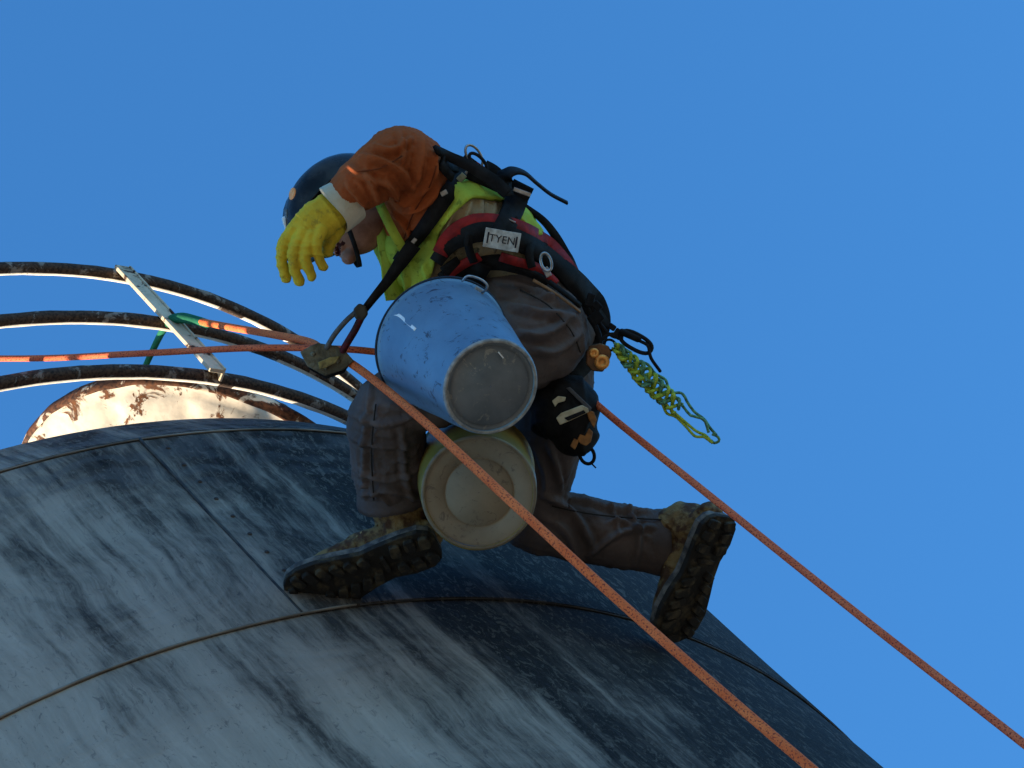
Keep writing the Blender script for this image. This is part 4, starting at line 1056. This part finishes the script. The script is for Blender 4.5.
bk2, ax2 = bucket('bucket', rc2, bc2, px(59, 8.0), px(58.5, 7.67), M_bk2, M_bk2b, 'yellow bucket with dusty beige round base hanging between the boots', inner=0.585, m_ring=simple('beige_ring', (0.19, 0.16, 0.11), (0.15, 0.125, 0.09), scale=50))
for rt_, rc_ in ((bk1, P(442, 344, 7.72)),):
    pass

# ---- ropes
M_rope = rope_material('orange_kernmantle', (0.66, 0.115, 0.03), (0.26, 0.045, 0.025), (0.80, 0.19, 0.055))
M_rope2 = rope_material('red_orange_kernmantle', (0.58, 0.095, 0.035), (0.18, 0.03, 0.025), (0.70, 0.17, 0.07))
def rope(pts, rad, name, m, label=None, cat='rope', parent=None, step=0.005, n=10, twist=0.05, kk=8, group=None):
    c = catmull(pts, kk); L = [0.0]
    for a, b_ in zip(c, c[1:]): L.append(L[-1] + (b_ - a).length)
    N = max(6, int(L[-1] / step)); out = []; j = 0
    for i in range(N + 1):
        d = L[-1] * i / N
        while j < len(L) - 2 and L[j + 1] < d: j += 1
        t = (d - L[j]) / max(1e-9, L[j + 1] - L[j]); out.append((c[j].lerp(c[j + 1], min(1, max(0, t))), d))
    P_ = [a for a, _ in out]; T, S = frame_along(P_, VIEW); vs = []; uv = []
    for (p, d), t, s_ in zip(out, T, S):
        w = t.cross(s_)
        for k in range(n):
            a = 2 * PI * k / n
            r = rad * (1 + twist * (math.sin(3 * a + d * 420) + math.sin(3 * a - d * 420)) * 1.1)
            vs.append(p + (w * math.cos(a) + s_ * math.sin(a)) * r); uv.append((k / n, d))
    fs = [(i * n + k, i * n + (k + 1) % n, (i + 1) * n + (k + 1) % n, (i + 1) * n + k) for i in range(N) for k in range(n)] + [tuple(range(n))[::-1], tuple(range(N * n, N * n + n))]
    o = mk(name, vs, fs, m, parent, True, uvs=uv, loc=None if parent else pts[0].copy())
    if label: props(o, label, cat, group)
    return o
# device rope: from the lit sling to the clamp, then hanging past the worker's boot to the ground side
top = P(343, 362, 7.88)
rope([P(202, 322, 9.20), P(235, 328, 8.95), P(275, 335, 8.60), P(312, 343, 8.2), P(330, 358, 7.90), P(352, 364, 7.87), P(420, 418, 7.42), P(520, 510, 7.0), P(640, 620, 6.7), P(820, 776, 6.2), P(1100, 1010, 5.6)],
     0.0098, 'rope', M_rope, 'orange rope running from the green sling through the clamp and down across the buckets')
# second rope, from beyond the left edge to behind the buckets, out below the hip and down to the right
rope([P(-260, 352, 9.5), P(0, 358.5, 8.9), P(130, 354, 8.55), P(250, 348, 8.2), P(340, 349, 8.02), P(378, 352, 8.0)], 0.0082, 'rope', M_rope2, 'thin red-orange rope stretched across the railing from the left edge to the blue bucket')
rope([P(556, 372, 8.04), P(580, 390, 7.99), P(620, 424, 7.8), P(700, 488, 7.4), P(860, 616, 6.8), P(1024, 744, 6.3), P(1240, 915, 5.7)], 0.0082, 'rope', M_rope2, 'red-orange rope leaving the worker\'s hip and crossing the sky to the lower right')
M_green = cloth_material('green_webbing', (0.02, 0.16, 0.09), (0.012, 0.09, 0.055), 600)
b = MB(); pts = catmull([P(133, 392, 9.5), P(140, 378, 9.47), P(152, 352, 9.45), P(162, 332, 9.40), P(170, 321, 9.33), P(182, 318, 9.28), P(196, 320.5, 9.23), P(208, 324, 9.18)], 6)
tube(b, pts, sm_list([0.008, 0.008, 0.009, 0.010, 0.014, 0.015, 0.013, 0.012], 6), 10, cap='round')
props(b.build('rope_sling', M_green, None, loc=pts[0].copy()), 'dark green webbing sling looped over the railing and tied to the orange rope', 'sling')

# ---- rope clamp plate
clamp = thing('rope_clamp', P(327, 360, 7.86), 'muddy grey metal rope clamp where the lanyard meets the orange rope', 'rope clamp')
def slabpoly(name, poly, dep, th, m, parent, tilt=0.0, bev=0.002):
    n = len(poly); b = MB(); vs = [P(x, y, dep + tilt * (x - poly[0][0])) for x, y in poly]; vs += [v + VIEW * th for v in vs]
    b.add(vs, [tuple(range(n))] + [tuple(range(n, 2 * n))[::-1]] + [((i + 1) % n, i, i + n, (i + 1) % n + n) for i in range(n)])
    o = b.build(name, m, parent, False)
    bm = bmesh.new(); bm.from_mesh(o.data); bmesh.ops.recalc_face_normals(bm, faces=bm.faces); bm.to_mesh(o.data); bm.free()
    bevel(o, bev, 3); return o
M_clamp = simple('muddy_alloy', (0.17, 0.165, 0.12), (0.075, 0.07, 0.05), rough=0.55, metal=0.3, scale=30, fine=120, bs_=0.7, bd=0.004)
slabpoly('clamp_plate', [(300, 352), (307, 366), (325, 376), (343, 370), (354, 361), (346, 352), (337, 346), (318, 343), (310, 346)], 7.845, 0.012, M_clamp, clamp)
slabpoly('clamp_plate', [(304, 356), (310, 370), (326, 379), (344, 373), (350, 364), (338, 350), (318, 347)], 7.875, 0.012, M_strap, clamp)
for x, y, r in ((313, 354, 0.006), (338, 361, 0.006), (326, 368, 0.005)):
    b = MB(); c = P(x, y, 7.843); lathe(b, c, [(r, 0.004), (r, -0.001), (r * .6, -0.004), (0.0005, -0.004)], 14, axis=VIEW); b.build('bolt', M_clamp, clamp)
slabpoly('clamp_cam', [(318, 362), (330, 357), (340, 356), (336, 363), (326, 368), (319, 369)], 7.838, 0.008, simple('worn_brass', (0.30, 0.25, 0.10), (0.12, 0.10, 0.05), metal=0.5, scale=60), clamp)
# ---- lanyard
lan = thing('lanyard', P(404, 258, 7.86), 'black webbing lanyard from the chest strap down to the rope clamp', 'lanyard')
b = MB(); pts = catmull([P(414, 244, 7.80), P(402, 260, 7.81), P(388, 280, 7.82), P(374, 297, 7.82), P(363, 311, 7.83)], 6)
ribbon(b, pts, [(-VIEW + EX * .3).normalized()] * len(pts), sm_list([px(15), px(14), px(10), px(8), px(7)], 6), 0.006); b.build('webbing', M_strap, lan)
slabpoly('knot', [(353, 309), (359, 303), (366, 306), (368, 314), (363, 321), (355, 319)], 7.81, 0.022, simple('grey_sleeve', (0.07, 0.065, 0.05), (0.03, 0.03, 0.03)), lan, bev=0.005)
b = MB(); tube(b, catmull([P(356, 312, 7.82), P(346, 321, 7.82), P(335, 334, 7.83), P(327, 347, 7.84)], 6), 0.0062, 10, cap='round'); b.build('lanyard_leg', simple('grey_cord', (0.07, 0.08, 0.09), (0.13, 0.13, 0.13), scale=60), lan)
b = MB(); tube(b, catmull([P(361, 318, 7.82), P(355, 330, 7.82), P(349, 340, 7.83), P(343, 350, 7.84)], 6), 0.0085, 10, cap='round'); b.build('lanyard_leg', simple('dark_red_cord', (0.10, 0.012, 0.02), (0.03, 0.012, 0.015), scale=70), lan)

# ---- tool pouch at the hip
pouch = thing('tool_pouch', P(570, 395, 7.95), 'black tool pouch with cream metal clips hanging below the worker\'s hip', 'tool pouch')
mb = MB()
limb(mb, [(548, 392, 7.98, 27, 26), (563, 404, 7.95, 34, 34), (570, 420, 7.94, 33, 34), (575, 434, 7.94, 24, 26)])
limb(mb, [(545, 372, 8.0, 16, 22), (548, 395, 7.98, 22, 24), (545, 425, 7.98, 14, 22)])
vs, ns, fs = voxel(mb, 0.006, 3); vs = [p + nn * 0.006 * (ridged(p, VIEW, 8, 24, 3) - .4) for p, nn in zip(vs, ns)]
PT = BVHTree.FromPolygons([tuple(v) for v in vs], [tuple(f) for f in fs])
mk('pouch_bag', vs, fs, M_strap, pouch)
M_cream = simple('cream_metal', (0.55, 0.50, 0.36), (0.32, 0.27, 0.17), rough=0.45, scale=40)
def gear(poly, name, m, th=0.008, off=0.012):
    cx = sum(a for a, b in poly) / len(poly); cy = sum(b for a, b in poly) / len(poly); q, _ = on_body(cx, cy, off, PT); dep = (q - CAM).dot(VIEW)
    return slabpoly(name, poly, dep, th, m, pouch)
gear([(556, 418), (561, 413), (582, 405), (588, 408), (589, 412), (574, 419), (560, 425)], 'metal_clip', M_cream)
gear([(564, 418), (584, 410), (586, 413), (568, 421)], 'clip_slot', M_strap, 0.004, 0.018)
gear([(552, 401), (558, 396), (566, 397), (565, 401), (558, 403), (555, 407)], 'metal_clip', M_cream)
gear([(566, 388), (570, 387), (592, 408), (590, 412)], 'pouch_strap', simple('grey_webbing', (0.10, 0.10, 0.11)))
M_orange = simple('tan_brass', (0.36, 0.17, 0.06), (0.2, 0.1, 0.05), metal=0.4, scale=60)
gear([(585, 408), (594, 412), (597, 420), (594, 428), (589, 420)], 'brass_fitting', M_orange)
gear([(577, 440), (580, 434), (585, 436), (589, 428), (593, 432), (591, 442), (586, 446), (581, 444)], 'brass_fitting', M_orange)
gear([(570, 446), (574, 438), (579, 441), (575, 450)], 'brass_fitting', M_orange)
ring(P(587, 455, 7.93), (EX * .4 + EY).normalized(), (EX - EY * .4).normalized(), px(9), px(7), 0.0042, 'carabiner', M_strap, pouch)
b = MB(); tube(b, [P(590, 462, 7.93), P(596, 468, 7.93)], 0.0018, 6); b.build('cord_end', M_strap, pouch)

# ---- brass descender
desc = thing('descender', P(597, 352, 7.92), 'shiny brass rope descender clipped beside the hip above the tool pouch', 'descender')
M_brass = simple('polished_brass', (0.90, 0.42, 0.12), (0.70, 0.30, 0.08), rough=0.3, metal=0.35, scale=50)
slabpoly('side_plate', [(586, 352), (590, 345), (600, 343), (609, 346), (612, 354), (608, 364), (603, 372), (592, 371), (586, 364)], 7.915, 0.010, simple('dark_brass', (0.20, 0.10, 0.05), (0.09, 0.06, 0.04), metal=0.7, rough=0.4), desc, bev=0.004)
for x, y, r in ((602, 362, 0.018), (594, 353, 0.012)):
    b = MB(); c = P(x, y, 7.910); lathe(b, c, [(r, 0.012), (r, -0.004), (r * .8, -0.009), (r * .45, -0.010), (r * .4, -0.006), (0.0005, -0.006)], 24, axis=VIEW); b.build('sheave', M_brass, desc)
ring(P(610, 345, 7.92), (EX * .8 + EY * .5).normalized(), (EX * .5 - EY * .8).normalized(), px(6), px(5), 0.003, 'shackle', M_strap, desc)

# ---- gear chain and the coiled green cord
coil = thing('cord_coil', P(617, 345, 7.92), 'coiled lime green cord hanging from a black carabiner into the open sky', 'cord')
M_cord = simple('lime_cord', (0.46, 0.58, 0.07), (0.24, 0.36, 0.05), rough=0.8, scale=120, fine=600)
M_cord2 = simple('teal_cord', (0.16, 0.38, 0.20), (0.06, 0.14, 0.10), rough=0.8, scale=120)
def cpath(side, tip, wob, seed):
    """one strand, down the middle axis of the hank and round its end"""
    pts = []
    for i in range(13):
        t = i / 12; x = 617 + (tip[0] - 617) * t; y = 346 + (tip[1] - 346) * t
        sp = side * (2 + 9 * math.sin(PI * min(1, t * 1.0)) ** 0.8) * (1 if t < .9 else .6)
        x += sp * 0.66 + wob * noise.noise(Vector((t * 9, seed, 0))); y += -sp * 0.75 + wob * noise.noise(Vector((t * 9, seed, 5)))
        y += 7 * math.sin(PI * t) * 0.6
        pts.append(P(x, y, 7.92 + 0.014 * noise.noise(Vector((t * 4, seed, 9)))))
    return pts
for i, (tp, sdx) in enumerate((((716, 436), 0.8), ((712, 441), -0.7), ((708, 430), 0.35), ((713, 443), -0.35))):
    rope(cpath(sdx, tp, 7, i * 3.3), 0.0034, 'cord_strand', M_cord if i % 2 else M_cord2, parent=coil, n=7, twist=0.08)
rope([P(712, 434, 7.92), P(718, 437, 7.92), P(719, 441, 7.922), P(714, 443, 7.925), P(711, 440, 7.925)], 0.0034, 'cord_strand', M_cord2, parent=coil, n=7)
for st in range(5):
    ph = st * 2 * PI / 3 + (0.5 if st > 2 else 0); hel = []; L_ = 0.64 if st < 3 else 0.56
    for i in range(110):
        t = i / 109; q = t * L_; a = q * 2 * PI * 5.5 + ph; r = 4.2 + 4.8 * math.sin(PI * min(1, q * 1.3)) + 1.6 * noise.noise(Vector((t * 14, st * 3.1, 0)))
        x = 615 + 100 * q; y = 346 + 92 * q + 7 * math.sin(PI * q) * .6; o1 = r * math.sin(a)
        hel.append(P(x + 0.66 * o1, y - 0.75 * o1, 7.92 + px(5.0) * math.sin(2 * a) + (0.006 if st > 2 else 0)))
    rope(hel, 0.0041, 'cord_braid', M_cord if st % 3 else M_cord2, parent=coil, n=7, twist=0.10, kk=2)
cb = thing('carabiner', P(635, 340, 7.93), 'black carabiner holding the green cord behind the worker\'s hip', 'carabiner')
ring(P(636, 342, 7.915), (EX + EY * .55).normalized(), (EX * .55 - EY).normalized(), px(17), px(7.5), 0.0048, 'carabiner_frame', M_strap, cb, sq=0.8)
b = MB(); tube(b, [P(622, 332, 7.912), P(638, 339, 7.912)], 0.0082, 12, cap='round'); b.build('carabiner_sleeve', M_strap, cb)
b = MB(); tube(b, catmull([P(640, 341, 7.91), P(648, 346, 7.91), P(651, 358, 7.91), P(660, 371, 7.91)], 5), [0.004] * 16, 8, cap='round'); b.build('cord_tail', M_strap, cb)
gc = thing('gear_loop', P(600, 322, 7.95), 'black cord loop and small clips linking the harness to the carabiner', 'gear loop')
for pl, r in (([(588, 300), (594, 312), (602, 326), (612, 336), (622, 338)], 0.0038), ([(598, 345), (606, 336), (614, 334), (622, 336)], 0.0042), ([(590, 318), (597, 330), (600, 345), (594, 362)], 0.007)):
    b = MB(); q = catmull([P(x, y, 7.925) for x, y in pl], 5); tube(b, q, r, 8, cap='round'); b.build('cord', M_strap, gc)
for x, y, w, h, rr in ((590, 300, 4, 7, 0.3), (597, 306, 5, 4, 0.8), (612, 327, 4, 3, 0.6), (618, 334, 4.5, 5, 0.6), (596, 318, 6, 7, 0.9)):
    b = MB(); a_ = EX * math.cos(rr) + EY * math.sin(rr); b__ = -EX * math.sin(rr) + EY * math.cos(rr); box(b, P(x, y, 7.925), a_ * px(w), b__ * px(h), VIEW * 0.006); bevel(b.build('clip', M_strap, gc, False), 0.003)
